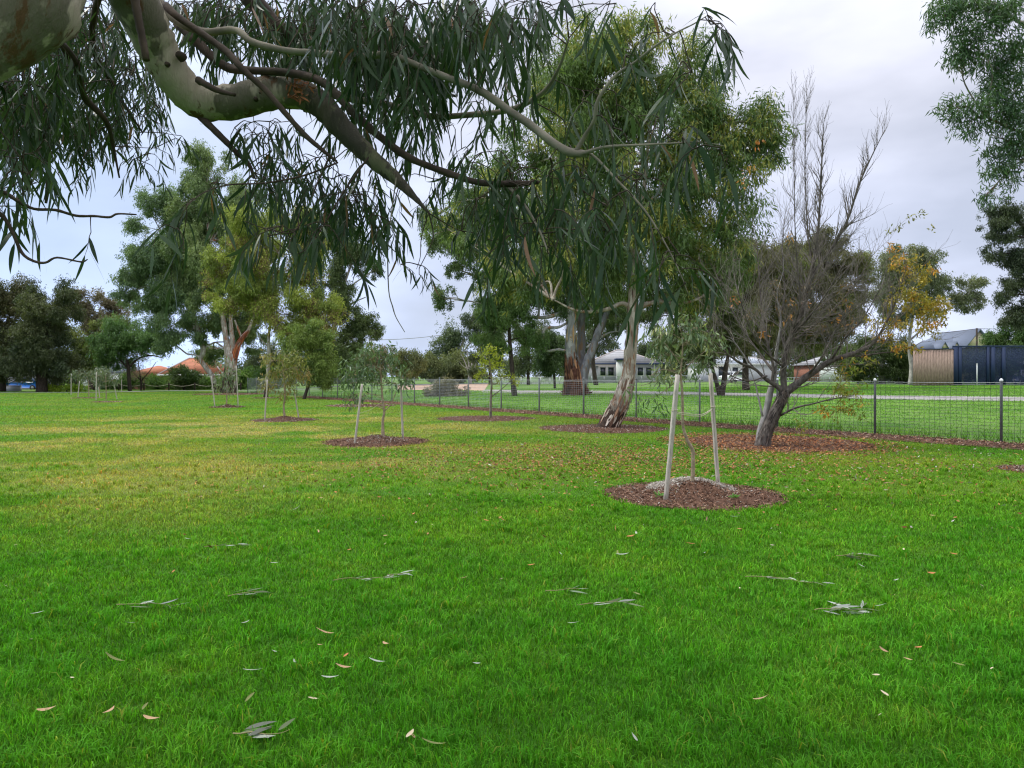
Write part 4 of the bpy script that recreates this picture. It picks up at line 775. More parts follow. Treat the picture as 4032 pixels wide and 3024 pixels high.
tie('rope tie sagging between the two nearest stakes', [(2657, 1622, -.55), (2690, 1626, -.1), (2760, 1632, .1), (2808, 1608, .35)], Y1)
Y2 = S2[1]
sapling('second sapling, thick green drooping leaves between two stakes', Y2, [(1509, 1738, 16), (1507, 1660, 10), (1513, 1620, 9), (1505, 1560, 8), (1500, 1480, 6), (1495, 1420, 4)],
        [(1440, 1400, 60, 40), (1500, 1385, 70, 40), (1400, 1450, 60, 45), (1470, 1450, 70, 45), (1550, 1450, 60, 45), (1380, 1510, 45, 35), (1440, 1500, 50, 35), (1560, 1510, 60, 30), (1370, 1560, 35, 28), (1600, 1490, 30, 22), (1420, 1560, 30, 20)],
        ((.055, .10, .045), (.11, .165, .070)), (.16, .035), 1.25, side=[[(1513, 1620, 5), (1540, 1590, 4), (1560, 1540, 3)], [(1510, 1610, 5), (1470, 1590, 3), (1440, 1560, 2)]])
stake('left stake of the second sapling', Y2-.7, (1396, 1756), (1426, 1512), 15, ST); stake('right stake of the second sapling', Y2+.35, (1586, 1724), (1578, 1500), 14, ST)
tie('thin rope tie on the second sapling', [(1412, 1628, -.7), (1460, 1612, -.3), (1505, 1580, 0)], Y2, .003, False)
Y3 = S3[1]
sapling('olive yellow sapling, third in the row of staked trees', Y3, [(1122, 1648, 10), (1117, 1600, 7), (1122, 1560, 6), (1118, 1500, 5), (1112, 1430, 3)],
        [(1070, 1420, 50, 30), (1130, 1400, 60, 30), (1060, 1470, 50, 35), (1120, 1460, 60, 40), (1170, 1450, 45, 40), (1050, 1520, 40, 25), (1150, 1510, 60, 30), (1110, 1550, 60, 16), (1190, 1480, 30, 30)],
        ((.10, .12, .03), (.20, .20, .05), (.20, .14, .04)), (.18, .035), 1.2)
stake('left stake of the olive yellow sapling', Y3-.6, (1042, 1662), (1053, 1495), 10, ST); stake('right stake of the olive yellow sapling, leaning in', Y3+.3, (1176, 1644), (1158, 1535), 9, ST)
Y4 = S4[1]
sapling('small grey-green sapling in front of the orange barked gum', Y4, [(892, 1600, 6), (893, 1560, 5), (893, 1500, 4), (893, 1450, 3)],
        [(890, 1430, 30, 25), (880, 1480, 35, 30), (915, 1470, 30, 30), (895, 1520, 40, 20)], ((.09, .13, .075), (.17, .20, .12)), (.25, .055), 1.4)
stake('left stake of the small grey-green sapling', Y4-.5, (846, 1602), (832, 1480), 8, ST); stake('right stake of the small grey-green sapling', Y4-.3, (938, 1602), (930, 1440), 8, ST)
GGF = ((.075, .105, .065), (.13, .155, .09))
sapling('grey-green sapling at the front of the far left trio', 52, [(418, 1580, 5), (418, 1540, 4), (416, 1480, 3)], [(390, 1480, 35, 22), (430, 1470, 40, 25), (400, 1500, 40, 20), (445, 1500, 30, 18)], GGF, (.26, .06), 1.5)
sapling('grey-green sapling at the left of the far left trio', 60, [(350, 1566, 5), (349, 1530, 4), (345, 1480, 3)], [(320, 1470, 35, 20), (360, 1465, 35, 20), (335, 1490, 40, 18)], GGF, (.28, .065), 1.5)
sapling('hidden third sapling of the far left trio', 66, [(392, 1563, 5), (390, 1530, 4), (390, 1480, 3)], [(385, 1465, 35, 20), (400, 1480, 30, 16)], GGF, (.28, .065), 1.5)
stake('tall upright stake at the front of the far left trio', 51, (378, 1585), (380, 1465), 8, ST); stake('slanting stake right of the front far left sapling', 53, (463, 1582), (446, 1498), 7, ST)
stake('isolated upright stake at the left of the far left trio', 66, (280, 1558), (280, 1471), 7, ST); stake('stake leaning right beside the left far sapling', 57, (306, 1570), (313, 1500), 7, ST)
stake('short stake leaning left behind the front far left stake', 58, (393, 1566), (386, 1515), 6, ST); stake('distant stake standing in front of the leafless shrub', 78, (479, 1542), (478, 1478), 5, ST)
Y5 = G(1932, 1645)[1]
sapling('small lime green feathery tree standing free on its own flat bed', Y5, [(1932, 1648, 12), (1932, 1600, 10), (1933, 1560, 9), (1936, 1500, 7), (1930, 1440, 5), (1925, 1400, 3)],
        [(1915, 1400, 40, 25), (1960, 1395, 45, 25), (1900, 1440, 40, 25), (1950, 1440, 55, 30), (1905, 1480, 45, 20), (1970, 1480, 40, 18), (2010, 1490, 30, 16), (2030, 1510, 22, 14), (1950, 1510, 30, 10), (1930, 1370, 35, 15)],
        ((.20, .25, .02), (.34, .38, .035)), (.11, .03), .9, droop=-.1, group=None, m=M_paletwig, side=[[(1934, 1562, 6), (1965, 1540, 4), (2000, 1510, 3), (2020, 1490, 2)]])

# ------------------------------------------------------------------ wire fence
rf = root('wire_fence', (FX0, FY0, 0), 'long galvanised wire mesh fence on steel posts crossing the park', 'fence')
def fp(k, z=0, off=0): x, y = FX0+k*FDX+.84*off, FY0+k*FDY+.544*off; return np.array([x, y, float(gz(x, y))+z])
NB = 23
for k in range(-2, NB):
    bb = B(); h = 1.46; p = fp(k); s = .031
    s = .031; bb.tube([p+[0, 0, -.05], p+[0, 0, h-.03], p+[0, 0, h-.015]], [s, s, s*.9], 12, 1)
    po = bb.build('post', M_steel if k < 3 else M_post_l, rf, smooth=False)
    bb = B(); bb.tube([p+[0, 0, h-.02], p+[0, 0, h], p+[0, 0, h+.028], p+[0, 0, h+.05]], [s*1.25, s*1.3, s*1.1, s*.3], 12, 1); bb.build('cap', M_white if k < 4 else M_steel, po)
for k in range(-2, NB-1):
    bb = B(); nv, nh = 24, 17; zt, zb = 1.36, .02; t = np.linspace(0, 1, nv+1)
    far = k > 6; o_ = fp(k, 0, .04); e_ = fp(k+1, 0, .04)
    Pb = o_+(e_-o_)*t[:, None]; sg = .012*np.sin(t*9+k)
    A_ = Pb.copy(); A_[:, 2] += zb; T_ = Pb.copy(); T_[:, 2] += zt; T_[:, 0] += sg
    r_ = .0033 if k < 3 else .0028
    bb.wires(A_, T_, r_)
    for z in np.linspace(zb, zt, nh+1):
        wv = np.interp(z, [zb, zt], [0, 1])
        Q_ = Pb.copy(); Q_[:, 2] += z+.006*np.sin(t*7+z*9+k); Q_[:, 0] += sg*wv
        bb.wires(Q_[:-1], Q_[1:], r_)
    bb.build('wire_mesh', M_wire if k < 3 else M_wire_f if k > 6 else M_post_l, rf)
    bb = B(); tt = np.linspace(0, 1, 40); c = o_+(e_-o_)*tt[:, None]; c[:, 2] += 1.415-.012*np.sin(tt*np.pi)+.004*np.sin(tt*150)
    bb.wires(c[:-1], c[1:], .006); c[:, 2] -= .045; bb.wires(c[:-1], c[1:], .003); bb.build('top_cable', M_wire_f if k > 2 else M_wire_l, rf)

# ------------------------------------------------------------------ rope fence, far left
rr_ = root('rope_fence', G(665, 1537), 'low fence of wooden bollards joined by sagging rope at the far side of the lawn', 'fence')
pl = [P(px, 1537, 87) for px in (270, 370, 468, 567, 665, 767, 862, 948)]
for p in pl:
    p[2] = 0; bb = B(); bb.tube([p, p+[0, 0, .8], p+[0, 0, .86]], [.085, .085, .05], 8, 1); bb.build('bollard', M_dark, rr_)
for a, c in zip(pl[:-1], pl[1:]):
    t = np.linspace(0, 1, 9)[:, None]; q = a*(1-t)+c*t; q[:, 2] = .72-.25*4*(t*(1-t))[:, 0]; bb = B(); bb.tube(q, .022, 6, 2); bb.build('rope', M_rope, rr_, smooth=True)

# ------------------------------------------------------------------ buildings
M_tile = None
def tile_mat(name, a, b_, per=.32):
    m, t, o = mat(name); p = pr(t, .8, .2); c = t.nodes.new("ShaderNodeTexCoord"); sp = t.nodes.new("ShaderNodeSeparateXYZ"); t.links.new(c.outputs['Object'], sp.inputs[0])
    mm = t.nodes.new("ShaderNodeMath"); mm.operation = 'MULTIPLY'; t.links.new(sp.outputs['Z'], mm.inputs[0]); mm.inputs[1].default_value = 1/per
    fr = t.nodes.new("ShaderNodeMath"); fr.operation = 'FRACT'; t.links.new(mm.outputs[0], fr.inputs[0])
    n = noise(t, 2.5, 4, .7); col = ramp(t, n, [(.3, a), (.7, tuple(v*1.3 for v in a))]); col = mixc(t, mrange(t, fr.outputs[0], .72, .9), col, b_)
    t.links.new(col, p.inputs['Base Color']); t.links.new(p.outputs[0], o.inputs[0]); return m
M_terra = tile_mat('terracotta_tiles', (.36, .14, .075), (.16, .06, .04), .20); M_gtile = tile_mat('grey_roof_tiles', (.30, .29, .29), (.10, .10, .11), .30); M_slate = plain('blue_grey_roof', (.15, .17, .215), .85, .15, var=.1)
M_cream = plain('cream_render', (.58, .50, .33), .8, .2, var=.05); M_wgrey = plain('pale_grey_render', (.42, .395, .44), .8, .2, var=.05); M_brick = plain('red_brick', (.32, .15, .10), .9, .1, var=.35, sc_=8)
M_glass = plain('dark_window_glass', (.03, .035, .045), .15, .6, var=.2); M_navyframe = plain('navy_frame', (.02, .035, .085), .5, .3, var=.1); M_peach = plain('peach_render', (.62, .44, .22), .8, .2, var=.05)
M_boards = plain('raw_timber_boards', (.37, .255, .20), .8, .2, var=.35, sc_=3, stretch=(6, 6, 1.2), bstr=.3); M_ridge = plain('roof_ridge', (.42, .36, .33), .8, .2, var=.1); M_trimw = plain('white_trim', (.68, .67, .63), .6, .3, var=.04)
def prism(b, poly, n0, n1):
    """poly: list of (x,z) outline; n0,n1: y range"""
    k = len(poly); V = [(x, n0, z) for x, z in poly]+[(x, n1, z) for x, z in poly]; Q = [[i, (i+1) % k, k+(i+1) % k, k+i] for i in range(k)]; T = []
    for i in range(1, k-1): T += [[0, i+1, i], [k, k+i, k+i+1]]
    b.add(V, Q, T)
def hip_roof(b, x0, x1, y0, y1, z0, h, ov=.5, ridge=.5):
    x0 -= ov; x1 += ov; y0 -= ov; y1 += ov; w_ = min((x1-x0), (y1-y0))/2*.95; cy_ = (y0+y1)/2
    V = [(x0, y0, z0), (x1, y0, z0), (x1, y1, z0), (x0, y1, z0), (x0+w_, cy_, z0+h), (x1-w_, cy_, z0+h)]
    b.add(V, [[0, 1, 5, 4], [2, 3, 4, 5], [3, 2, 1, 0]], [[1, 2, 5], [3, 0, 4]])
    return V
def gable_roof(b, x0, x1, z0, z1, th, y0, y1):
    xm = (x0+x1)/2
    prism(b, [(x0, z0), (xm, z1), (xm, z1-th*1.3), (x0, z0-th)], y0, y1); prism(b, [(xm, z1), (x1, z0), (x1, z0-th), (xm, z1-th*1.3)], y0, y1)
def house(name, label, x0, x1, Y, dep, zb, ze, rh, m_wall, m_roof, wins=(), m_fascia=None, roof='hip', cat='house'):
    r = root(name, ((x0+x1)/2, Y+dep/2, zb), label, cat)
    b = B(); b.box(((x0+x1)/2, Y+dep/2, (zb+ze)/2), (x1-x0, dep, ze-zb)); b.build('wall', m_wall, r)
    b = B()
    if roof == 'hip':
        V = hip_roof(b, x0, x1, Y, Y+dep, ze, rh); ro = b.build('roof', m_roof, r)
        b = B(); b.tube([V[0], V[4]], .1, 6, 1); b.tube([V[1], V[5]], .1, 6, 1); b.tube([V[4], V[5]], .1, 6, 1); b.build('ridge_caps', M_ridge, ro)
    else:
        gable_roof(b, x0-.3, x1+.3, ze-.1, ze+rh, .2, Y-.4, Y+dep+.4); ro = b.build('roof', m_roof, r)
        b = B(); prism(b, [(x0+.05, ze), (x1-.05, ze), ((x0+x1)/2, ze+rh-.25)], Y+.05, Y+dep-.05); b.build('gable', m_wall, r)
    b = B(); b.box(((x0+x1)/2, Y-.55, ze-.06), (x1-x0+1.1, .09, .22)); b.build('gutter', m_fascia or M_trimw, r) if roof == 'hip' else None
    for wx0, wx1, wz0, wz1 in wins:
        b = B(); b.box(((wx0+wx1)/2, Y-.01, (wz0+wz1)/2), (wx1-wx0+.16, .08, wz1-wz0+.16)); wo = b.build('window', M_trimw, r)
        b = B(); b.box(((wx0+wx1)/2, Y-.04, (wz0+wz1)/2), (wx1-wx0, .05, wz1-wz0)); b.build('pane', M_glass, wo)
    return r
X_ = lambda px, Y: (px-CX)/F*Y
Z_ = lambda py, Y: EYE+(HY-py)/F*Y
# orange roofed bungalow, left
Yh = 108; zb = float(gz(X_(650, Yh), Yh))
r = house('house', 'low bungalow with an orange terracotta tiled roof', X_(640, Yh), X_(872, Yh), Yh, 5.5, zb, Z_(1475, Yh), Z_(1408, Yh)-Z_(1475, Yh), M_brick, M_terra)
b = B(); V = hip_roof(b, X_(470, Yh), X_(640, Yh), Yh+2, Yh+9, Z_(1474, Yh), 1.3); b.build('low_roof', M_terra, r)
b = B(); b.box((X_(560, Yh), Yh+5.5, (zb+Z_(1474, Yh))/2), (X_(640, Yh)-X_(475, Yh), 6.4, Z_(1474, Yh)-zb)); b.build('low_wall', M_brick, r)
b = B(); b.tube([(X_(755, Yh), Yh-.5, Z_(1474, Yh)), (X_(738, Yh), Yh+3, Z_(1418, Yh))], .12, 6, 1); b.build('valley', M_trimw, r)
# white gabled house
Yh = 118; zb = float(gz(X_(390, Yh), Yh))
r = house('house', 'white gabled house with a dark roof showing between the far left trees', X_(320, Yh), X_(425, Yh), Yh, 9, zb, Z_(1462, Yh), Z_(1400, Yh)-Z_(1462, Yh), M_white, M_slate, roof='gable', wins=[(X_(350, Yh), X_(365, Yh), Z_(1480, Yh), Z_(1465, Yh))])
b = B(); prism(b, [(X_(370, Yh), Z_(1482, Yh)), (X_(405, Yh), Z_(1440, Yh)), (X_(440, Yh), Z_(1482, Yh))], Yh-3, Yh-.6); b.build('porch_gable', M_white, r)
# pale building behind the blue car
Yh = 112; r = house('house', 'pale building glimpsed under the tree above the blue car', X_(-60, Yh), X_(105, Yh), Yh, 8, float(gz(X_(0, Yh), Yh)), Z_(1470, Yh), 1.6, M_wgrey, M_slate, wins=[(X_(12, Yh), X_(32, Yh), Z_(1515, Yh), Z_(1485, Yh))])
# peach building
Yh = 135; zb = float(gz(X_(1360, Yh), Yh))
house('building', 'peach rendered building seen through the second sapling', X_(1318, Yh), X_(1400, Yh), Yh, 8, zb, Z_(1428, Yh), .9, M_peach, M_slate, wins=[(X_(1340, Yh), X_(1352, Yh), Z_(1470, Yh), Z_(1450, Yh))], cat='building')
# grey house in the centre
Yh = 110; zb = float(gz(X_(2470, Yh), Yh)); W = [(X_(a, Yh), X_(b_, Yh), Z_(1478, Yh), Z_(1447, Yh)) for a, b_ in ((2364, 2384), (2395, 2416), (2511, 2532), (2544, 2565))]
r = house('house', 'pale grey house with tiled hip roof and tall dark windows behind the gums', X_(2318, Yh), X_(2600, Yh), Yh, 11, zb, Z_(1431, Yh), Z_(1372, Yh)-Z_(1431, Yh), M_wgrey, M_gtile, W, M_navyframe)
b = B(); b.box((X_(2440, Yh), Yh-1.3, (zb+Z_(1418, Yh))/2), (1.25, 1.2, Z_(1418, Yh)-zb)); b.build('portico', M_trimw, r)
b = B(); b.box((X_(2440, Yh), Yh-1.4, Z_(1416, Yh)), (1.7, 1.9, .25)); b.build('portico_cap', M_navyframe, r)
b = B(); b.box((X_(2468, Yh), Yh-.05, zb+1.15), (1.0, .12, 2.3)); b.build('front_door', M_glass, r)
# white house behind the white car
Yh = 118; zb = float(gz(X_(2900, Yh), Yh))
house('house', 'white house with a pale roof behind the parked white car', X_(2760, Yh), X_(3060, Yh), Yh, 9, zb, Z_(1433, Yh), 1.5, M_white, plain('pale_metal_roof', (.5, .53, .58), .4, .4, var=.1), [(X_(2830, Yh), X_(2850, Yh), zb+.4, zb+2.2), (X_(2885, Yh), X_(2905, Yh), zb+.9, zb+2.1)])
Yh = 112; zb = float(gz(X_(3300, Yh), Yh))
r = house('house', 'red brick house with a cream bay behind the bare tree', X_(3215, Yh), X_(3400, Yh), Yh, 9, zb, Z_(1437, Yh), 1.6, M_brick, M_gtile, [(X_(3295, Yh), X_(3310, Yh), zb+.8, zb+2.1)])
b = B(); b.box((X_(3265, Yh), Yh-.7, (zb+Z_(1440, Yh))/2), (X_(3310, Yh)-X_(3230, Yh), 1.2, Z_(1440, Yh)-zb)); b.build('bay', M_trimw, r)
# cream gabled house above the timber wall
Yh = 118; zb = float(gz(X_(3780, Yh), Yh)); r = root('house', (X_(3780, Yh), Yh, zb), 'cream two storey house with steep blue-grey gables behind the timber wall', 'house')
b = B(); b.box((X_(3790, Yh), Yh+4, (zb+Z_(1365, Yh))/2), (X_(3880, Yh)-X_(3690, Yh), 8, Z_(1365, Yh)-zb)); b.build('wall', M_cream, r)
b = B(); prism(b, [(X_(3770, Yh), Z_(1365, Yh)), (X_(3870, Yh), Z_(1365, Yh)), (X_(3824, Yh), Z_(1306, Yh))], Yh-2.0, Yh+2); b.build('gable', M_cream, r)
b = B(); gable_roof(b, X_(3764, Yh), X_(3884, Yh), Z_(1371, Yh), Z_(1297, Yh), .18, Yh-2.4, Yh+9); b.build('gable_roof', M_slate, r)
b = B(); hip_roof(b, X_(3665, Yh), X_(3905, Yh), Yh+.2, Yh+9, Z_(1378, Yh), Z_(1305, Yh)-Z_(1378, Yh), .1); b.build('roof', M_slate, r)
for px in (3702, 3748):
    b = B(); prism(b, [(X_(px-13, Yh), Z_(1371, Yh)), (X_(px, Yh), Z_(1350, Yh)), (X_(px+13, Yh), Z_(1371, Yh))], Yh-1.2, Yh+2); d_ = b.build('dormer', M_cream, r)
    b = B(); gable_roof(b, X_(px-15, Yh), X_(px+15, Yh), Z_(1373, Yh), Z_(1345, Yh), .1, Yh-1.4, Yh+2); b.build('dormer_roof', M_slate, d_)

# ------------------------------------------------------------------ timber wall and navy mesh enclosure
Yw = 72; x0, x1 = X_(3596, Yw), X_(3754, Yw); zg = float(gz((x0+x1)/2, Yw))
r = root('timber_wall', ((x0+x1)/2, Yw, zg), 'tall wall of raw vertical timber boards beside the navy mesh enclosure', 'wall')
n = 14; bw = (x1-x0)/n
for i in range(n):
    b = B(); b.box((x0+bw*(i+.5), Yw+rng.normal()*.004, (zg-.02+Z_(1376, Yw))/2), (bw-.016, .05, Z_(1376, Yw)-zg+.02)); b.build('board', M_boards, r)
b = B(); b.box(((x0+x1)/2, Yw+.08, (zg+Z_(1376, Yw))/2), (x1-x0, .06, Z_(1378, Yw)-zg)); b.build('backing', M_dark, r)
b = B(); b.box(((x0+x1)/2, Yw, Z_(1374, Yw)), (x1-x0+.1, .16, .07)); b.build('top_rail', M_navyframe, r)
r = root('mesh_enclosure', (X_(3900, Yw), Yw, zg), 'tall navy blue steel enclosure with dark screening mesh', 'enclosure')
def mesh_mat():
    m, t, o = mat('navy_screen_mesh'); p = pr(t, .7, .2); p.inputs['Base Color'].default_value = (.028, .042, .085, 1)
    tr = t.nodes.new("ShaderNodeBsdfTransparent"); ms = t.nodes.new("ShaderNodeMixShader"); ms.inputs[0].default_value = .58
    t.links.new(tr.outputs[0], ms.inputs[1]); t.links.new(p.outputs[0], ms.inputs[2]); t.links.new(ms.outputs[0], o.inputs[0]); return m
M_screen = mesh_mat(); zt = Z_(1366, Yw); xe = X_(4230, Yw)
for px, w_ in ((3764, .42), (3782, .30), (3892, .22), (3912, .36), (3954, .32), (4050, .3), (4150, .3)):
    b = B(); b.box((X_(px, Yw), Yw+.1, (zg+zt)/2), (w_, .15, zt-zg)); b.build('post', M_navyframe, r)
b = B(); b.box(((x1+xe)/2, Yw+.1, zt+.06), (xe-x1, .16, .12)); b.build('top_rail', M_navyframe, r)
b = B(); b.box(((x1+xe)/2, Yw+.2, (zg+.05+zt)/2), (xe-x1, .012, zt-zg-.1)); b.build('screen', M_screen, r)
b = B(); q = (X_(3847, Yw-1), Yw-1, zg); b.tube([q, (q[0], q[1], zg+2.05)], .045, 8, 1); b.tube([(q[0], q[1], zg+2.02), (q[0], q[1], zg+2.08)], .06, 8, 1); tag(b.build('pole', M_trimw, org=q), 'thin white pole in front of the navy mesh', 'pole')
# low pale rail fence left of the wall, picket fence far middle
def rail_fence(name, label, pa, pb, Yf, h, nb, dens=10, m=M_wire_l):
    x0, x1 = X_(pa, Yf), X_(pb, Yf); r = root(name, ((x0+x1)/2, Yf, float(gz((x0+x1)/2, Yf))), label, 'fence')
    xs_ = np.linspace(x0, x1, nb+1)
    for x in xs_: z = float(gz(x, Yf)); b = B(); b.box((x, Yf, z+h/2), (.09, .09, h)); b.build('post', m, r)
    for a, c in zip(xs_[:-1], xs_[1:]):
        b = B(); za, zc = float(gz(a, Yf)), float(gz(c, Yf)); b.wires([(a, Yf, za+h-.05), (a, Yf, za+.12)], [(c, Yf, zc+h-.05), (c, Yf, zc+.12)], .03)
        t = np.linspace(0, 1, dens+2)[1:-1, None]; A_ = np.array([[a, Yf+.03, za+.05]])*(1-t)+np.array([[c, Yf+.03, zc+.05]])*t; T_ = A_.copy(); T_[:, 2] += h-.1; b.wires(A_, T_, .02); b.build('panel', m, r)
rail_fence('rail_fence', 'pale low mesh fence left of the timber wall', 3380, 3590, 84, 1.3, 4, 24)
rail_fence('picket_fence', 'white picket fence far behind the giant gum', 1940, 2240, 100, 1.0, 8, 14, M_white)
rail_fence('glass_fence', 'low pale fence in front of the grey house', 2330, 2720, 104, 1.0, 8, 10, M_wire_l)
rail_fence('rail_fence', 'low grey rail fence in front of the brick house', 3080, 3360, 100, .7, 6, 4, M_wire_l)
# low wall, bin by the blue car
b = B(); Yf = 82; b.box((X_(50, Yf), Yf, .28), (1.7, .3, .56)); b.box((X_(50, Yf), Yf, .59), (1.8, .38, .06)); tag(b.build('low_wall', M_wgrey, org=(X_(50, Yf), Yf, 0)), 'low grey wall in front of the blue car', 'wall')

# ------------------------------------------------------------------ poles and wires
r = root('utility_pole', G(1779, 1506), 'dark utility pole with a crossarm beside the far gum', 'utility pole'); Yp = ORG[r.name][1]; zp = ORG[r.name][2]
b = B(); b.tube([(X_(1779, Yp), Yp, zp), (X_(1779, Yp), Yp, Z_(1312, Yp))], [.14, .10], 8, 1); b.build('pole', M_dark, r)
b = B(); b.box((X_(1779, Yp), Yp, Z_(1316, Yp)), (1.9, .12, .12)); b.box((X_(1779, Yp), Yp, Z_(1378, Yp)), (.7, .1, .1)); b.build('crossarm', M_grey, r)
b = B()
for a, c, s in (((1779, 1378, Yp), (1350, 1392, Yp-20), .6), ((1779, 1378, Yp), (2260, 1402, Yp+10), .6), ((1772, 1314, Yp), (1290, 1334, Yp-25), .5)):
    A_, T_ = P(*a), P(*c); t = np.linspace(0, 1, 12)[:, None]; q = A_*(1-t)+T_*t; q[:, 2] -= s*4*(t*(1-t))[:, 0]; b.tube(q, .045, 5, 1)
b.build('wires', M_wire_l, r)
b = B(); q = P(1601, 1510, 100); q[2] = float(gz(q[0], 100)); b.tube([q, q+[0, 0, 1.6], [q[0], 100, Z_(1438, 100)]], [.06, .05, .045], 8, 1); b.box((q[0]+.1, 100, Z_(1437, 100)), (.5, .2, .12)); tag(b.build('lamp_post', M_wire_l, org=q), 'thin pale lamp post under the round small tree', 'lamp post')
q = P(3846, 1500, 108); q[2] = float(gz(q[0], 108)); b = B(); b.tube([q, [q[0], 108, Z_(1292, 108)]], [.16, .12], 8, 1); b.wires([P(3846, 1294, 108)], [P(3660, 1318, 125)], .03); b.wires([P(3846, 1294, 108)], [P(4100, 1300, 95)], .03); tag(b.build('utility_pole', M_dark, org=q), 'dark utility pole in front of the cream gabled house', 'utility pole')

# ------------------------------------------------------------------ cars
def car(label, px, Y, rz, c, zoff=0):
    x = X_(px, Y); z0 = float(gz(x, Y))+zoff; r = root('parked_car', (x, Y, z0), label, 'car', 'parked cars'); o = np.array([x, Y, z0]); ca, sa = math.cos(rz), math.sin(rz)
    def tr(V): V = np.asarray(V, float); return np.c_[V[:, 0]*ca-V[:, 1]*sa, V[:, 0]*sa+V[:, 1]*ca, V[:, 2]]+o
    paint = plain('car_paint', c, .25, .5, .1, var=.03)
    prof = [(-2.1, .32), (-2.12, .62), (-2.0, .86), (-1.2, .95), (-.6, 1.38), (-.2, 1.46), (.9, 1.45), (1.75, 1.08), (2.02, .98), (2.1, .62), (2.06, .32)]
    b = B(); k = len(prof); rows = []
    for y, ins, in ((-.84, 0), (-.80, 0), (.80, 0), (.84, 0)):
        for px_, pz in prof:
            t = max(0, (pz-.9)/.56); s = 1 if y > 0 else -1; rows.append((px_*(1-.01*(abs(y) > .82)), y-s*.17*t, pz))
    Q = [[j*k+i, j*k+(i+1) % k, (j+1)*k+(i+1) % k, (j+1)*k+i] for j in range(3) for i in range(k)]; T = []
    for i in range(1, k-1): T += [[0, i, i+1], [3*k, 3*k+i+1, 3*k+i]]
    b.add(tr(rows), Q, T); b.build('body', paint, r)
    for s in (-1, 1):
        b = B(); P_ = [(-1.05, .97), (-.58, 1.33), (-.18, 1.40), (.85, 1.39), (1.45, 1.10), (1.35, .97)]; V = []
        for off in (.0, .02):
            for a, z in P_: t = max(0, (z-.9)/.56); V.append((a, s*(.84-.17*t+off), z))
        n_ = len(P_); T = []
        for i in range(1, n_-1): T += [[0, i, i+1], [n_, n_+i+1, n_+i]]
        b.add(tr(V), [[i, (i+1) % n_, n_+(i+1) % n_, n_+i] for i in range(n_)], T); b.build('side_window', M_glass, r)
        for wx in (-1.28, 1.3):
            w_ = B(); w_.tube(tr([(wx, s*.62, .32), (wx, s*.66, .32), (wx, s*.86, .32), (wx, s*.865, .32)]), [.28, .32, .32, .28], 16, 1); wh = w_.build('wheel', M_dark, r)
            w_ = B(); w_.tube(tr([(wx, s*.80, .32), (wx, s*.875, .32)]), [.19, .17], 12, 1); w_.build('rim', M_wire_l, wh)
        b = B(); b.add(tr([(-2.09, s*.75, .66), (-2.09, s*.45, .66), (-2.05, s*.45, .80), (-2.05, s*.75, .80), (-2.14, s*.75, .66), (-2.14, s*.45, .66), (-2.09, s*.45, .80), (-2.09, s*.75, .80)]), [[0, 1, 2, 3], [4, 5, 6, 7], [0, 1, 5, 4], [2, 3, 7, 6], [1, 2, 6, 5], [3, 0, 4, 7]]); b.build('headlight', M_trimw, r)
    for (a, za), (c_, zc) in (((-1.17, .98), (-.64, 1.37)), ((1.70, 1.12), (1.0, 1.42))):
        b = B(); s = -1 if a < 0 else 1; V = [(a+s*.03, -.68, za), (a+s*.03, .68, za), (c_+s*.03, .60, zc), (c_+s*.03, -.60, zc)]; V += [(v[0]-s*.05, v[1], v[2]) for v in V]
        b.add(tr(V), [[0, 1, 2, 3], [7, 6, 5, 4], [0, 1, 5, 4], [2, 3, 7, 6], [1, 2, 6, 5], [3, 0, 4, 7]]); b.build('windscreen', M_glass, r)
car('white hatchback parked in front of the white house', 2888, 106, .6, (.72, .72, .72))
car('bright blue car half hidden behind the low grey wall', 95, 95, .15, (.02, .12, .42))
car('dark blue car at the right edge behind the navy mesh', 4045, 76, 1.2, (.02, .03, .12))

# ------------------------------------------------------------------ the overhanging gum above the camera
tb = np.array([-3.3, 2.0, 0.])
rg = root('overhanging_gum', tb, 'overhanging gum with mottled limb and long drooping leaves across the top of the view', 'tree')
bt = B()
tk = [tb+[-.15, 0, -.08], tb+[0, 0, .15], tb+[.25, .1, 1.2], tb+[.75, .28, 2.1], P(-60, 60, 2.65), P(120, -60, 2.75), P(250, -420, 2.95), P(200, -900, 3.2), P(150, -1500, 3.3), P(300, -2400, 3.3)]
tkp = bt.tube(tk, [.42, .34, .27, .235, .20, .165, .15, .16, .14, .08], 20, 6, wob=.02)
bt.build('trunk', M_limb, rg, smooth=True)
NET = [q for q in tkp if q[2] > 2.6]
MAINL = []
def limb(name, pts, m, sides=8, sub=5, wob=.04, stub=False):
    b = B(); ks = .86 if name == 'main_limb' else 1; p = [P(x, y, Y) for x, y, w_, Y in pts]; r_ = [ks*w_/2/F*Y for x, y, w_, Y in pts]; q = b.tube(p, r_, sides, sub, wob=wob)
    b.build(name, m, rg, smooth=True)
    if not stub: NET.extend(list(q))
    if name == 'main_limb': MAINL.extend(list(q))
limb('main_limb', [(330, -330, 230, 3.1), (470, -100, 215, 3.2), (560, 60, 200, 3.3), (625, 200, 175, 3.4), (695, 315, 165, 3.45), (790, 400, 155, 3.5), (920, 400, 158, 3.5), (1060, 368, 152, 3.5), (1180, 372, 132, 3.5), (1255, 405, 118, 3.49)], M_limb, 20, 6, .025)
limb('main_limb', [(1200, 378, 112, 3.5), (1240, 398, 124, 3.49), (1290, 440, 116, 3.48), (1370, 530, 98, 3.45), (1460, 620, 78, 3.4), (1560, 705, 55, 3.35), (1635, 780, 26, 3.3), (1690, 840, 10, 3.25)], M_darklimb, 18, 6, .04)
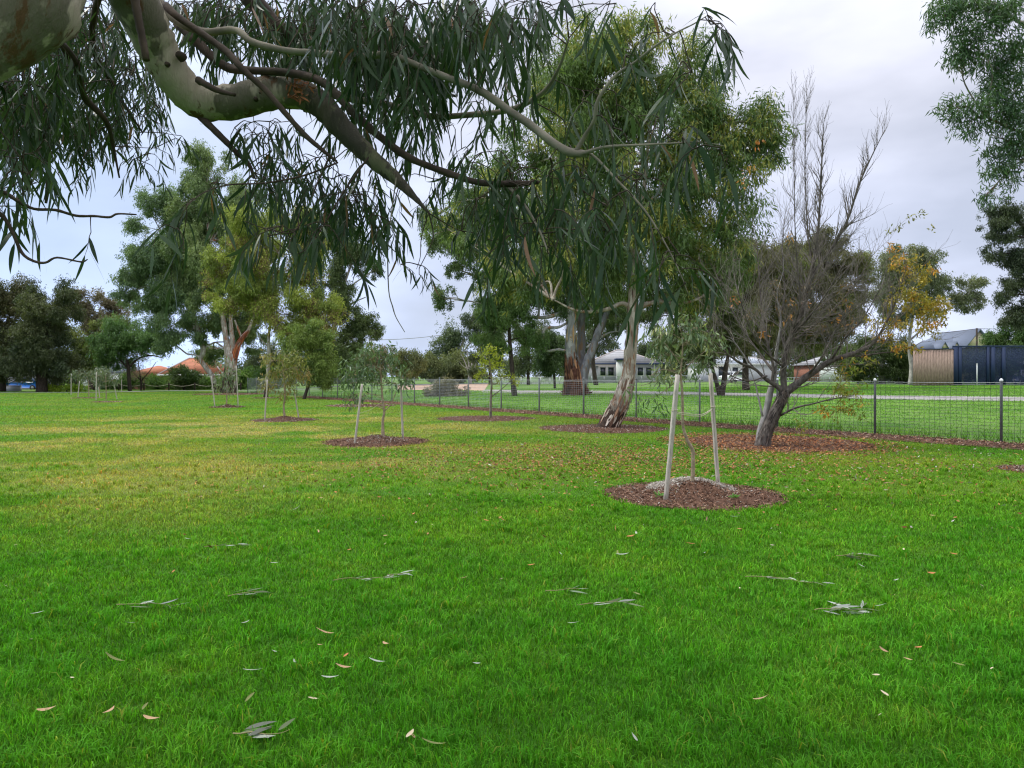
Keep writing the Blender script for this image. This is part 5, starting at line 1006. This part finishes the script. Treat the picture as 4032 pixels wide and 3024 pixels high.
for kx, ky, kw, kd, kc in ((705, 215, 17, 3.345, M_twig), (1005, 388, 9, 3.43, M_twig), (1025, 365, 8, 3.43, M_twig), (655, 250, 9, 3.33, M_twig)):
    bb = B(); c = P(kx, ky, kd); r_ = kw/F*kd; bb.tube([c-[0, .5*r_, 0], c, c+[0, 1.6*r_, 0]], [r_*.55, r_*.9, r_*1.2], 10, 2, wob=.06); bb.build('knot', kc, rg, smooth=True)
bb = B(); n = 60; q = np.array([P(1165+rng.normal()*24, 345+rng.uniform(-40, 50), 3.425) for _ in range(n)]); dd = np.stack([rng.normal(size=n)*.5+.5, rng.normal(size=n)*.25-.15, rng.normal(size=n)*.6], 1)
bb.leaves(q, dd, rng.uniform(.02, .06, n), .009, np.array((.34, .13, .06))*rng.uniform(.5, 1.6, (n, 1)), 3, bend=.8); bb.build('torn_bark', M_litter, rg)
limb('broken_stub', [(525, -60, 34, 3.12), (535, 20, 34, 3.12), (552, 110, 30, 3.12), (577, 238, 27, 3.12)], M_twig, stub=True)
limb('broken_stub', [(780, 315, 30, 3.32), (810, 332, 26, 3.30), (862, 358, 22, 3.28), (925, 374, 13, 3.25)], M_twig, stub=True)
limb('branch', [(600, -60, 40, 3.5), (640, 30, 36, 3.5), (716, 93, 33, 3.45), (815, 126, 30, 3.4), (928, 119, 28, 3.35), (995, 166, 27, 3.3), (1127, 199, 27, 3.25), (1260, 210, 27, 3.2), (1400, 226, 30, 3.1), (1526, 216, 28, 3.0), (1648, 260, 26, 3.0), (1770, 309, 28, 2.95), (1892, 358, 30, 2.9), (1998, 431, 31, 2.85), (2095, 497, 32, 2.8), (2177, 562, 32, 2.75), (2250, 602, 34, 2.72), (2310, 606, 24, 2.7)], M_paletwig, 10)
limb('branch', [(650, 20, 34, 3.4), (700, 66, 30, 3.35), (796, 133, 28, 3.3), (895, 206, 28, 3.25), (961, 278, 26, 3.2), (1041, 351, 24, 3.2), (1100, 418, 24, 3.2), (1193, 524, 22, 3.2), (1260, 583, 18, 3.2), (1326, 636, 10, 3.2)], M_twig)
limb('branch', [(700, 90, 40, 3.7), (790, 180, 38, 3.65), (888, 262, 34, 3.6), (995, 278, 32, 3.5), (1127, 285, 32, 3.4), (1246, 312, 34, 3.3), (1313, 358, 34, 3.25), (1403, 456, 32, 3.2), (1526, 562, 30, 3.15), (1623, 627, 28, 3.1), (1770, 684, 26, 3.05), (1892, 720, 24, 3.0), (2014, 724, 26, 2.95), (2120, 718, 16, 2.9)], M_twig)
limb('branch', [(790, 460, 32, 3.5), (862, 530, 27, 3.45), (928, 597, 22, 3.4), (981, 650, 17, 3.4), (1000, 702, 8, 3.35)], M_twig)
limb('branch', [(1240, 395, 40, 3.55), (1306, 372, 34, 3.6), (1420, 395, 28, 3.6), (1526, 410, 24, 3.6), (1688, 456, 24, 3.5), (1850, 452, 24, 3.4), (2014, 431, 22, 3.3), (2136, 366, 18, 3.2), (2200, 270, 12, 3.1), (2240, 150, 7, 3.0)], M_paletwig)
limb('branch', [(950, -60, 90, 3.9), (1030, 40, 70, 3.9), (1100, 110, 55, 3.9), (1230, 170, 45, 3.9), (1400, 260, 34, 3.9), (1600, 330, 20, 3.9), (1800, 380, 10, 3.9)], M_twig)
limb('branch', [(2265, 600, 20, 2.72), (2300, 540, 17, 2.7), (2340, 472, 15, 2.65), (2356, 391, 14, 2.62), (2421, 301, 14, 2.6), (2502, 244, 12, 2.55), (2584, 179, 10, 2.5), (2660, 130, 7, 2.5), (2730, 95, 5, 2.5), (2787, 60, 3, 2.5)], M_paletwig)
limb('branch', [(2290, 606, 18, 2.7), (2380, 580, 13, 2.65), (2500, 572, 10, 2.6), (2640, 565, 7, 2.6), (2760, 560, 5, 2.6), (2850, 575, 3, 2.6)], M_paletwig)
limb('branch', [(2250, 590, 14, 2.75), (2330, 610, 12, 2.7), (2420, 700, 10, 2.65), (2540, 830, 8, 2.6), (2620, 960, 6, 2.55), (2680, 1080, 4, 2.5), (2710, 1160, 3, 2.5)], M_paletwig)
limb('branch', [(1990, 724, 16, 2.98), (2060, 800, 12, 2.9), (2120, 900, 9, 2.85), (2160, 1000, 6, 2.8), (2180, 1080, 3, 2.8)], M_paletwig)
limb('branch', [(-200, 700, 22, 2.7), (0, 752, 17, 2.8), (66, 789, 15, 2.8), (133, 822, 13, 2.8), (219, 827, 12, 2.85), (298, 849, 11, 2.9), (371, 851, 10, 2.9), (431, 855, 9, 2.9), (464, 842, 8, 2.9), (537, 845, 6, 2.9)], M_twig)
limb('branch', [(-180, 700, 22, 2.7), (0, 842, 16, 2.8), (46, 908, 14, 2.8), (86, 995, 13, 2.8), (133, 1028, 11, 2.8), (179, 1034, 10, 2.8), (225, 1014, 8, 2.8), (318, 1031, 7, 2.8), (345, 1021, 4, 2.8)], M_twig)
limb('branch', [(-160, 300, 60, 3.2), (0, 330, 50, 3.4), (120, 420, 36, 3.6), (170, 560, 28, 3.7), (190, 680, 20, 3.8), (180, 800, 10, 3.8)], M_twig)
limb('branch', [(150, 180, 50, 3.0), (230, 170, 40, 3.2), (300, 260, 34, 3.4), (330, 380, 28, 3.6), (420, 480, 20, 3.7), (450, 600, 12, 3.8), (470, 700, 6, 3.8)], M_twig)
limb('branch', [(420, -100, 30, 3.3), (370, 60, 26, 3.6), (370, 200, 22, 3.8), (440, 330, 18, 4.0), (500, 430, 12, 4.0), (560, 520, 6, 4.1)], M_twig)
limb('hanging_twig', [(1560, 700, 5, 3.3), (1534, 900, 5, 3.25), (1527, 1000, 5, 3.25), (1531, 1145, 5, 3.25), (1546, 1207, 5, 3.25), (1560, 1250, 4, 3.25), (1594, 1308, 3, 3.25)], M_paletwig, 5, stub=True)
limb('hanging_twig', [(1690, 830, 5, 3.2), (1660, 930, 4, 3.2), (1655, 1010, 3, 3.2), (1640, 1060, 2, 3.2)], M_twig, 5, stub=True)
limb('branch', [(1330, 640, 8, 3.2), (1200, 690, 8, 3.1), (1050, 720, 7, 3.0), (900, 728, 6, 2.9), (800, 760, 5, 2.8), (730, 820, 3, 2.7), (700, 900, 2, 2.7)], M_twig, 6)
limb('branch', [(1300, 610, 8, 3.25), (1250, 720, 6, 3.2), (1170, 900, 5, 3.1), (1080, 910, 4, 3.0), (960, 870, 3, 3.0)], M_twig, 6)
limb('branch', [(1450, 620, 8, 3.3), (1350, 760, 6, 3.2), (1240, 940, 5, 3.1), (1160, 1000, 4, 3.1), (1060, 930, 3, 3.1)], M_twig, 6)

# leafy sprays: (centre px, radii px, depth range, twigs, leaf length range, leaves per twig)
FG_A, FG_B = np.array((.014, .038, .015)), np.array((.060, .100, .038))
sprays = [
 (260, 90, 220, 130, 3.4, 5.2, 46, .11, .17, 8), (420, 250, 150, 200, 3.6, 5.4, 50, .10, .16, 8), (130, 320, 170, 150, 3.0, 4.6, 48, .11, .18, 8), (60, 480, 120, 160, 2.8, 4.2, 26, .12, .19, 8),
 (230, 500, 120, 120, 3.4, 5.0, 28, .11, .17, 8), (380, 470, 120, 100, 3.8, 5.4, 26, .10, .15, 8), (560, 400, 80, 130, 3.8, 5.5, 20, .10, .15, 7), (90, 640, 90, 70, 2.6, 3.4, 5, .13, .18, 6), (660, 560, 60, 70, 3.8, 5, 7, .10, .15, 7),
 (360, 620, 40, 30, 3.2, 3.6, 2, .12, .14, 6), (780, 60, 130, 80, 3.6, 4.8, 40, .11, .17, 9), (1000, 60, 160, 90, 3.4, 4.8, 50, .12, .19, 9),
 (1150, 200, 200, 130, 3.3, 4.6, 40, .12, .19, 9), (1300, 60, 180, 110, 2.9, 4.4, 60, .13, .21, 9), (1500, 100, 170, 120, 2.8, 4.2, 55, .14, .22, 9), (1650, 220, 170, 110, 2.8, 4.2, 40, .13, .22, 9),
 (1800, 60, 180, 110, 2.7, 4.2, 48, .14, .22, 9), (1980, 120, 150, 120, 2.7, 4.0, 34, .14, .22, 9), (2150, 60, 150, 90, 2.6, 3.8, 22, .14, .22, 8), (2330, 40, 110, 60, 2.6, 3.4, 8, .14, .22, 7),
 (1330, 480, 160, 90, 3.2, 4.2, 22, .11, .18, 8), (1550, 420, 150, 110, 3.0, 4.0, 24, .12, .18, 8), (1750, 520, 170, 120, 3.0, 4.0, 26, .12, .19, 8), (1950, 420, 140, 100, 2.8, 3.8, 14, .13, .2, 8),
 (1050, 560, 180, 70, 3.2, 4.2, 26, .10, .16, 8), (1200, 700, 200, 90, 3.1, 4.0, 42, .10, .17, 9), (1330, 850, 170, 90, 3.1, 3.9, 36, .11, .18, 9), (1450, 760, 120, 90, 3.1, 3.9, 22, .11, .18, 8), (1060, 730, 120, 60, 3.0, 3.8, 13, .12, .18, 8), (1500, 920, 60, 90, 3.1, 3.6, 9, .12, .18, 8),
 (900, 745, 90, 25, 2.8, 3.2, 5, .15, .19, 5), (770, 830, 60, 40, 2.65, 2.8, 4, .15, .20, 6), (1080, 930, 110, 40, 2.9, 3.2, 8, .14, .19, 7), (1250, 960, 90, 50, 3.0, 3.4, 7, .13, .18, 7), (720, 960, 30, 70, 2.6, 2.8, 3, .14, .19, 6),
 (1700, 760, 120, 90, 3.0, 3.8, 12, .12, .18, 8), (1900, 700, 170, 90, 2.8, 3.8, 30, .13, .2, 9), (2000, 850, 170, 110, 2.8, 3.7, 34, .13, .21, 9), (2150, 720, 170, 110, 2.7, 3.5, 30, .13, .21, 9), (2300, 800, 170, 120, 2.6, 3.3, 26, .14, .22, 9), (1800, 880, 110, 60, 3.0, 3.7, 10, .12, .18, 8),
 (2450, 700, 150, 110, 2.5, 3.2, 20, .14, .22, 8), (2050, 1000, 150, 90, 2.8, 3.4, 18, .13, .2, 8), (2230, 970, 130, 90, 2.6, 3.2, 14, .14, .21, 8), (2420, 900, 130, 90, 2.5, 3.1, 12, .14, .22, 8), (2560, 950, 110, 90, 2.4, 2.9, 10, .15, .22, 7), (2650, 1060, 50, 90, 2.4, 2.7, 8, .16, .22, 5),
 (2700, 1160, 30, 50, 2.35, 2.5, 4, .17, .22, 4), (2420, 480, 120, 110, 2.5, 3.3, 12, .13, .2, 8), (2300, 360, 100, 90, 2.7, 3.3, 8, .13, .19, 8), (2560, 560, 130, 80, 2.5, 3.0, 12, .14, .22, 8), (2700, 600, 100, 80, 2.4, 2.9, 9, .15, .22, 7), (2650, 380, 110, 100, 2.4, 2.8, 8, .14, .21, 7), (2520, 260, 90, 60, 2.45, 2.7, 6, .13, .18, 6),
 (2600, 160, 70, 40, 2.45, 2.6, 4, .12, .17, 6), (2780, 120, 60, 40, 2.4, 2.55, 6, .14, .19, 6), (2830, 130, 30, 40, 2.4, 2.5, 4, .15, .19, 6), (2560, 60, 60, 50, 2.5, 2.7, 3, .14, .2, 6), (80, 700, 90, 90, 2.6, 3.2, 8, .13, .18, 6), (30, 830, 50, 70, 2.6, 3.0, 5, .14, .18, 5), (560, 640, 120, 80, 3.4, 4.4, 9, .10, .15, 7), (1635, 1090, 30, 30, 3.1, 3.3, 3, .09, .11, 7), (1570, 1080, 26, 30, 3.1, 3.2, 1, .09, .11, 5), (2820, 600, 50, 60, 2.4, 2.6, 4, .16, .22, 5),
 (300, 720, 60, 30, 3.0, 3.4, 2, .12, .14, 5), (345, 930, 25, 20, 2.9, 3.0, 2, .13, .16, 6), (20, 840, 20, 30, 2.8, 2.9, 1, .13, .16, 4), (150, 620, 60, 50, 2.6, 3, 5, .15, .19, 5)]
starts, meta = [], []
LPX = np.array([(q[0]/q[1]*F+CX, HY-(q[2]-EYE)/q[1]*F, q[1]) for q in MAINL])
for cx, cy_, rx, ry, ya, yb, n, la, lb, nl in sprays:
    if cx < 620 and cy_ < 560: n = int(n*2.5); nl += 1
    elif 620 < cx < 1850 and cy_ < 260: n = int(n*1.5)
    elif cx > 1650: n = max(2, int(n*(.55 if cy_ > 300 else .8))); la, lb = la*.92, lb*.92
    for _ in range(max(1, int(n*.8))):
        a = rng.uniform(0, 6.283); rad = rng.random()**.55; Y = rng.uniform(ya, yb)
        qx, qy = cx+rx*rad*math.cos(a), cy_+ry*rad*math.sin(a)-30
        dl = np.hypot(LPX[:, 0]-qx, LPX[:, 1]-qy-70); jl = int(dl.argmin())
        if dl[jl] < 135: Y = max(Y, LPX[jl, 2]+.3+.7*rng.random())
        starts.append(P(qx, qy, Y)); meta.append((rng.uniform(la, lb)*.8, max(3, int(nl*rng.uniform(.7, 1.3)))))
starts = np.array(starts); net = np.array(NET); dmin = np.full(len(starts), 1e9); arg = np.zeros(len(starts), int)
for i in range(0, len(net), 200):
    D = np.linalg.norm(starts[:, None]-net[None, i:i+200], axis=2); j = D.argmin(1); dd = D[np.arange(len(starts)), j]; m_ = dd < dmin; dmin[m_] = dd[m_]; arg[m_] = j[m_]+i
order = np.argsort(dmin); pool = [net]; bw_ = B(); bf = B(); bf2 = B(); newp = []
LP, LD, LL, LW, LC = [], [], [], [], []
for k in order:
    s0 = starts[k]; La, nl = meta[k]; src = net[arg[k]]; dbest = dmin[k]
    if newp:
        A_ = np.array(newp); dd = np.linalg.norm(A_-s0, axis=1); j = int(dd.argmin())
        if dd[j] < dbest*.8 and dd[j] > .03: src = A_[j]; dbest = dd[j]
    if dbest < 1.6:
        nrm = rng.normal(size=3)*.10*dbest; mid = (src+s0)/2+nrm+np.array([0, 0, .12*dbest]); q3 = src*.25+s0*.75+nrm*.6+np.array([0, 0, .06*dbest])
        r0 = .0018+.0022*min(1, dbest); bw_.tube([src, mid, q3, s0], [r0*1.3, r0, r0*.8, .0018], 4, 3, cap=False); newp += [mid, q3]
    newp.append(s0)
    # drooping twig with alternate leaves
    az = rng.uniform(0, 6.283); d = np.array([math.cos(az)*.8, math.sin(az)*.8, rng.uniform(-.7, .25)]); pts = [s0]; stepl = La*rng.uniform(.16, .24)
    hue = rng.random()
    for i in range(nl):
        d = d/np.linalg.norm(d); d = d+np.array([0, 0, -.24])+rng.normal(size=3)*.12; d /= np.linalg.norm(d); pts.append(pts[-1]+d*stepl)
        sgn = 1 if i % 2 else -1; sdv = np.cross(d, [0, 0, 1]); sdv = sdv/(np.linalg.norm(sdv)+1e-6)*sgn
        ld = d*.35+sdv*rng.uniform(.25, .75)+np.array([0, 0, -rng.uniform(.45, 1.15)])+rng.normal(size=3)*.14
        sz = La*(.72+.38*math.sin(math.pi*(i+1)/(nl+1)))*rng.uniform(.8, 1.15)
        LP.append(pts[-1]); LD.append(ld); LL.append(sz); LW.append(sz*rng.uniform(.06, .14)*.95)
        h = np.clip(hue*.6+rng.random()*.5, 0, 1); c = (FG_A*(1-h)+FG_B*h)*rng.uniform(.8, 1.2)
        if rng.random() < .012: c = np.array((.22, .12, .06))
        LC.append(c)
    bw_.tube(pts, np.linspace(.0019, .0008, len(pts)), 4, 1, cap=False)
bw_.build('twigs', M_twig, rg)
bf.leaves(np.array(LP), np.array(LD), np.array(LL), np.array(LW), np.array(LC), 6, droop=.55, bend=.5)
bf.build('foliage', M_leaf, rg, smooth=True)
# unseen rest of the crown, above and behind, added to shade the lawn
bo = B(); tips = crown(bo, [((-2.6, -1.0, 6.2), (2.3, 2.2, 1.3)), ((.2, -1.6, 6.0), (2.4, 2.2, 1.3)), ((2.6, -.6, 5.8), (2.2, 2.2, 1.2)), ((-1.6, 3.2, 7.4), (2.3, 1.9, 1.4)), ((1.2, 3.4, 7.0), (2.3, 1.8, 1.3)), ((-4.6, 2.6, 6.8), (2, 2, 1.5)), ((-.5, 1.0, 5.2), (2.4, 1.5, .9)), ((-2.4, 2.4, 9.2), (2.6, 2.4, 1.5)), ((3.6, 2.6, 6.6), (1.8, 1.6, 1.1))],
      ((.05, .085, .045), (.09, .12, .06)), (.2, .036), .4, .4)
limbs_to(M_limb, rg, tips, tkp[len(tkp)//2:], .09, 6); bo.build('unseen_crown', M_leaf, rg)

bo = B(); crown(bo, [((-3.2, 2.4, 5.4), (1.9, 1.7, .8)), ((-3.4, .6, 4.6), (1.6, 1.5, .9))], ((.05, .085, .045), (.09, .12, .06)), (.2, .036), 1.5, .4); bo.build('shade_crown', M_leaf, rg)  # unseen dense foliage, added to darken the trunk below

# ------------------------------------------------------------------ fallen leaves and twigs on the lawn
def fleaf_mesh(name, L_, W_, curl, c):
    b = B(); n = 7; t = np.linspace(0, 1, n); prof = np.sin(np.pi*np.clip(t, .03, .98)**.8)**.8; V = []
    for i in range(n):
        a = (t[i]-.5)*curl; x = (t[i]-.5)*L_; z = .012+.5*L_*curl*.35*(t[i]-.5)**2*2; y = .25*L_*curl*(t[i]-.5)**2
        hw = W_/2*prof[i]; V += [(x, y-hw, z+.25*hw), (x, y, z), (x, y+hw, z+.35*hw)]
    Q = []
    for i in range(n-1):
        for j in range(2): Q.append([3*i+j, 3*i+j+1, 3*i+4+j, 3*i+3+j])
    b.add(V, Q, None, c); o = b.build(name, M_litter, smooth=True); return o
FS = .62
kinds = [('pale grey gum leaf lying upside down on the mown grass', .14, .022, .9, (.34, .36, .29)), ('tan curled dry gum leaf on the mown grass', .12, .034, 1.2, (.42, .27, .15)), ('orange-brown dry leaf lying on the mown grass', .11, .040, .8, (.45, .17, .07)), ('small cream leaf fragment on the mown grass', .07, .022, .5, (.50, .42, .27)), ('olive green fallen gum leaf on the mown grass', .15, .026, 1.0, (.17, .19, .06))]
protos = [fleaf_mesh('fallen_leaf', *k[1:]) for k in kinds]
used = set()
def put(k, x, y, rz, s=1, h=.048, label=None):
    o = protos[k] if k not in used else protos[k].copy()
    if k in used: sc.collection.objects.link(o)
    used.add(k); o.location = (x, y, float(gz(x, y))+h); o.rotation_euler = (rng.normal()*.22, rng.normal()*.22, rz); o.scale = (s*FS, s*FS, s*FS)
    tag(o, label or kinds[k][0], 'leaf', 'fallen leaves on the lawn')
spec = [(700*1.823, 1388*1.823, 1, 1.5, .4), (238*1.823, 1562*1.823, 1, 1.0, 1.4), (325*1.823, 1580*1.823, 1, 1.1, -.2), (100*1.823, 1560*1.823, 1, 1.1, .2), (740*1.823, 1464*1.823, 1, 1.1, .3), (1363*1.823, 1171*1.823, 2, 1.2, .1), (1492*1.823, 1188*1.823, 2, 1.2, .1), (1345*1.823, 1212*1.823, 0, 1.3, .1),
        (2060*1.823, 1211*1.823, 2, 1.1, .2), (1148*1.823, 1235*1.823, 2, .9, .1), (1002*1.823, 1264*1.823, 1, .9, .2), (888*1.823, 1616*1.823, 3, 1.7, 1.3), (813*1.823, 1450*1.823, 0, 1.0, 0), (676*1.823, 1535*1.823, 3, 1.2, .3), (405*1.823, 1176*1.823, 0, .7, 0), (593*1.823, 1230*1.823, 0, .8, .2), (2012*1.823, 1253*1.823, 2, .9, 0),
        (1573*1.823, 1145*1.823, 2, .9, 1.2), (1588*1.823, 1127*1.823, 0, 1.2, -.4), (2040*1.823, 1080*1.823, 2, 1.1, 0), (1985*1.823, 1420*1.823, 2, .9, .5), (2055*1.823, 1335*1.823, 2, 1.0, .2), (1953*1.823, 1200*1.823, 3, 1.2, 1.3), (1240*1.823, 1365*1.823, 0, 1.0, -.5), (935*1.823, 1635*1.823, 4, 1.1, .1), (245*1.823, 1445*1.823, 4, 1.2, 0), (1500*1.823, 1360*1.823, 4, 1, 0),
        (1812*1.823, 1030*1.823, 2, 1.1, 0), (1050*1.823, 1135*1.823, 2, .9, .3), (996*1.823, 1092*1.823, 2, 1.2, .6), (1085*1.823, 1133*1.823, 2, .9, 0), (545*1.823, 1472*1.823, 0, 1.2, 0), (1910*1.823, 1525*1.823, 3, 1.6, 1.6), (1645*1.823, 1535*1.823, 1, 1.0, -.3)]
for px, py, k, s, rz in spec: g_ = G(px, py); put(k, g_[0], g_[1], rz, s)
for i in range(85):
    Y = 3.1+rng.random()**1.3*9; x = rng.uniform(-.66, .66)*Y
    if in_beds(np.array([x]), np.array([Y]), 1.05)[0]: continue
    put(int(rng.choice([0, 1, 2, 3, 4], p=[.26, .22, .16, .2, .16])), x, Y, rng.uniform(0, 6.28), rng.uniform(.6, 1.05), .04)
def sprig(label, px, py, n, L_, rz, stem, c=(.50, .53, .46)):
    g_ = G(px, py); r = root('fallen_twig', g_, label, 'twig', 'leafy gum twigs fallen on the lawn')
    b = B(); d = np.array([math.cos(rz), math.sin(rz), 0]); p = np.array(g_)+[0, 0, .045]; pts = [p-d*stem*.5]
    for i in range(7): a = rng.normal()*.18; d = np.array([d[0]*math.cos(a)-d[1]*math.sin(a), d[0]*math.sin(a)+d[1]*math.cos(a), 0]); pts.append(pts[-1]+d*stem/7+[0, 0, rng.normal()*.004])
    b.tube(pts, np.linspace(.0035, .0012, len(pts)), 5, 2, col=(.30, .26, .12)); b.build('stem', M_litter, r, smooth=True)
    q = np.array(pts)[rng.integers(2, 8, n)]+rng.normal(size=(n, 3))*[.02, .02, .006]; dd = np.stack([rng.normal(size=n)*.5+d[0]*.8, rng.normal(size=n)*.5+d[1]*.8, rng.normal(size=n)*.05], 1)
    cc = np.array(c)*rng.uniform(.45, 1.15, (n, 1)); cc[rng.random(n) < .3] = (.13, .17, .07)
    b = B(); b.leaves(q, dd, L_*rng.uniform(.6, 1.2, n), L_*.13, cc, 5, bend=.18, droop=.08, side=np.stack([-dd[:, 1], dd[:, 0], rng.normal(size=n)*.4], 1)); b.build('leaves', M_leaf, r, smooth=True)
sprig('large pale leafy twig on the right of the lawn, heap of long leaves', 1815*1.823, 1330*1.823, 16, .17, .1, .35)
sprig('leafy twig with a long curved bare stem, up-left of the large pale twig', 1690*1.823, 1270*1.823, 8, .13, -.6, .55)
sprig('flat leafy twig near the right, beyond the large pale twig', 1845*1.823, 1212*1.823, 12, .13, 0, .3, (.36, .38, .28))
sprig('three-leaf twig in the middle right of the lawn', 1215*1.823, 1288*1.823, 5, .13, .2, .25, (.25, .34, .2))
sprig('pale tangled twig in front of the three-leaf twig', 1295*1.823, 1320*1.823, 8, .14, .1, .3)
sprig('leafy twig with white undersides in the centre of the lawn', 785*1.823, 1265*1.823, 10, .12, .1, .45)
sprig('small leafy twig right beside the centre twig', 865*1.823, 1252*1.823, 5, .10, .3, .2)
sprig('fan of pale leaves left of the centre twig', 525*1.823, 1298*1.823, 8, .13, .4, .2, (.6, .62, .56))
sprig('leafy twig lying left of the pale fan', 320*1.823, 1318*1.823, 8, .14, .1, .4)
sprig('dark leafy twig at the bottom edge of the lawn', 565*1.823, 1610*1.823, 8, .15, -.1, .25, (.32, .34, .26))
sprig('small twig with two pale leaves above the pale fan', 480*1.823, 1190*1.823, 5, .11, .2, .3)
# weeds sprouting on the nearest mulch bed
b = B()
for px, py in ((2660, 1968), (2700, 1968), (2780, 1962), (2893, 1985), (2598, 1978)):
    g_ = G(px, py-8); n = 26; q = np.repeat(np.array([[g_[0], g_[1], .06]]), n, 0)+rng.normal(size=(n, 3))*[.02, .02, .01]; dd = np.stack([rng.normal(size=n), rng.normal(size=n), rng.uniform(.2, .9, n)], 1)
    b.leaves(q, dd, .07*rng.uniform(.6, 1.3, n), .018, (.12, .28, .05), 1)
tag(b.build('weeds', M_far), kind='stuff', label='little green weeds sprouting on the nearest mulch bed', cat='weeds')
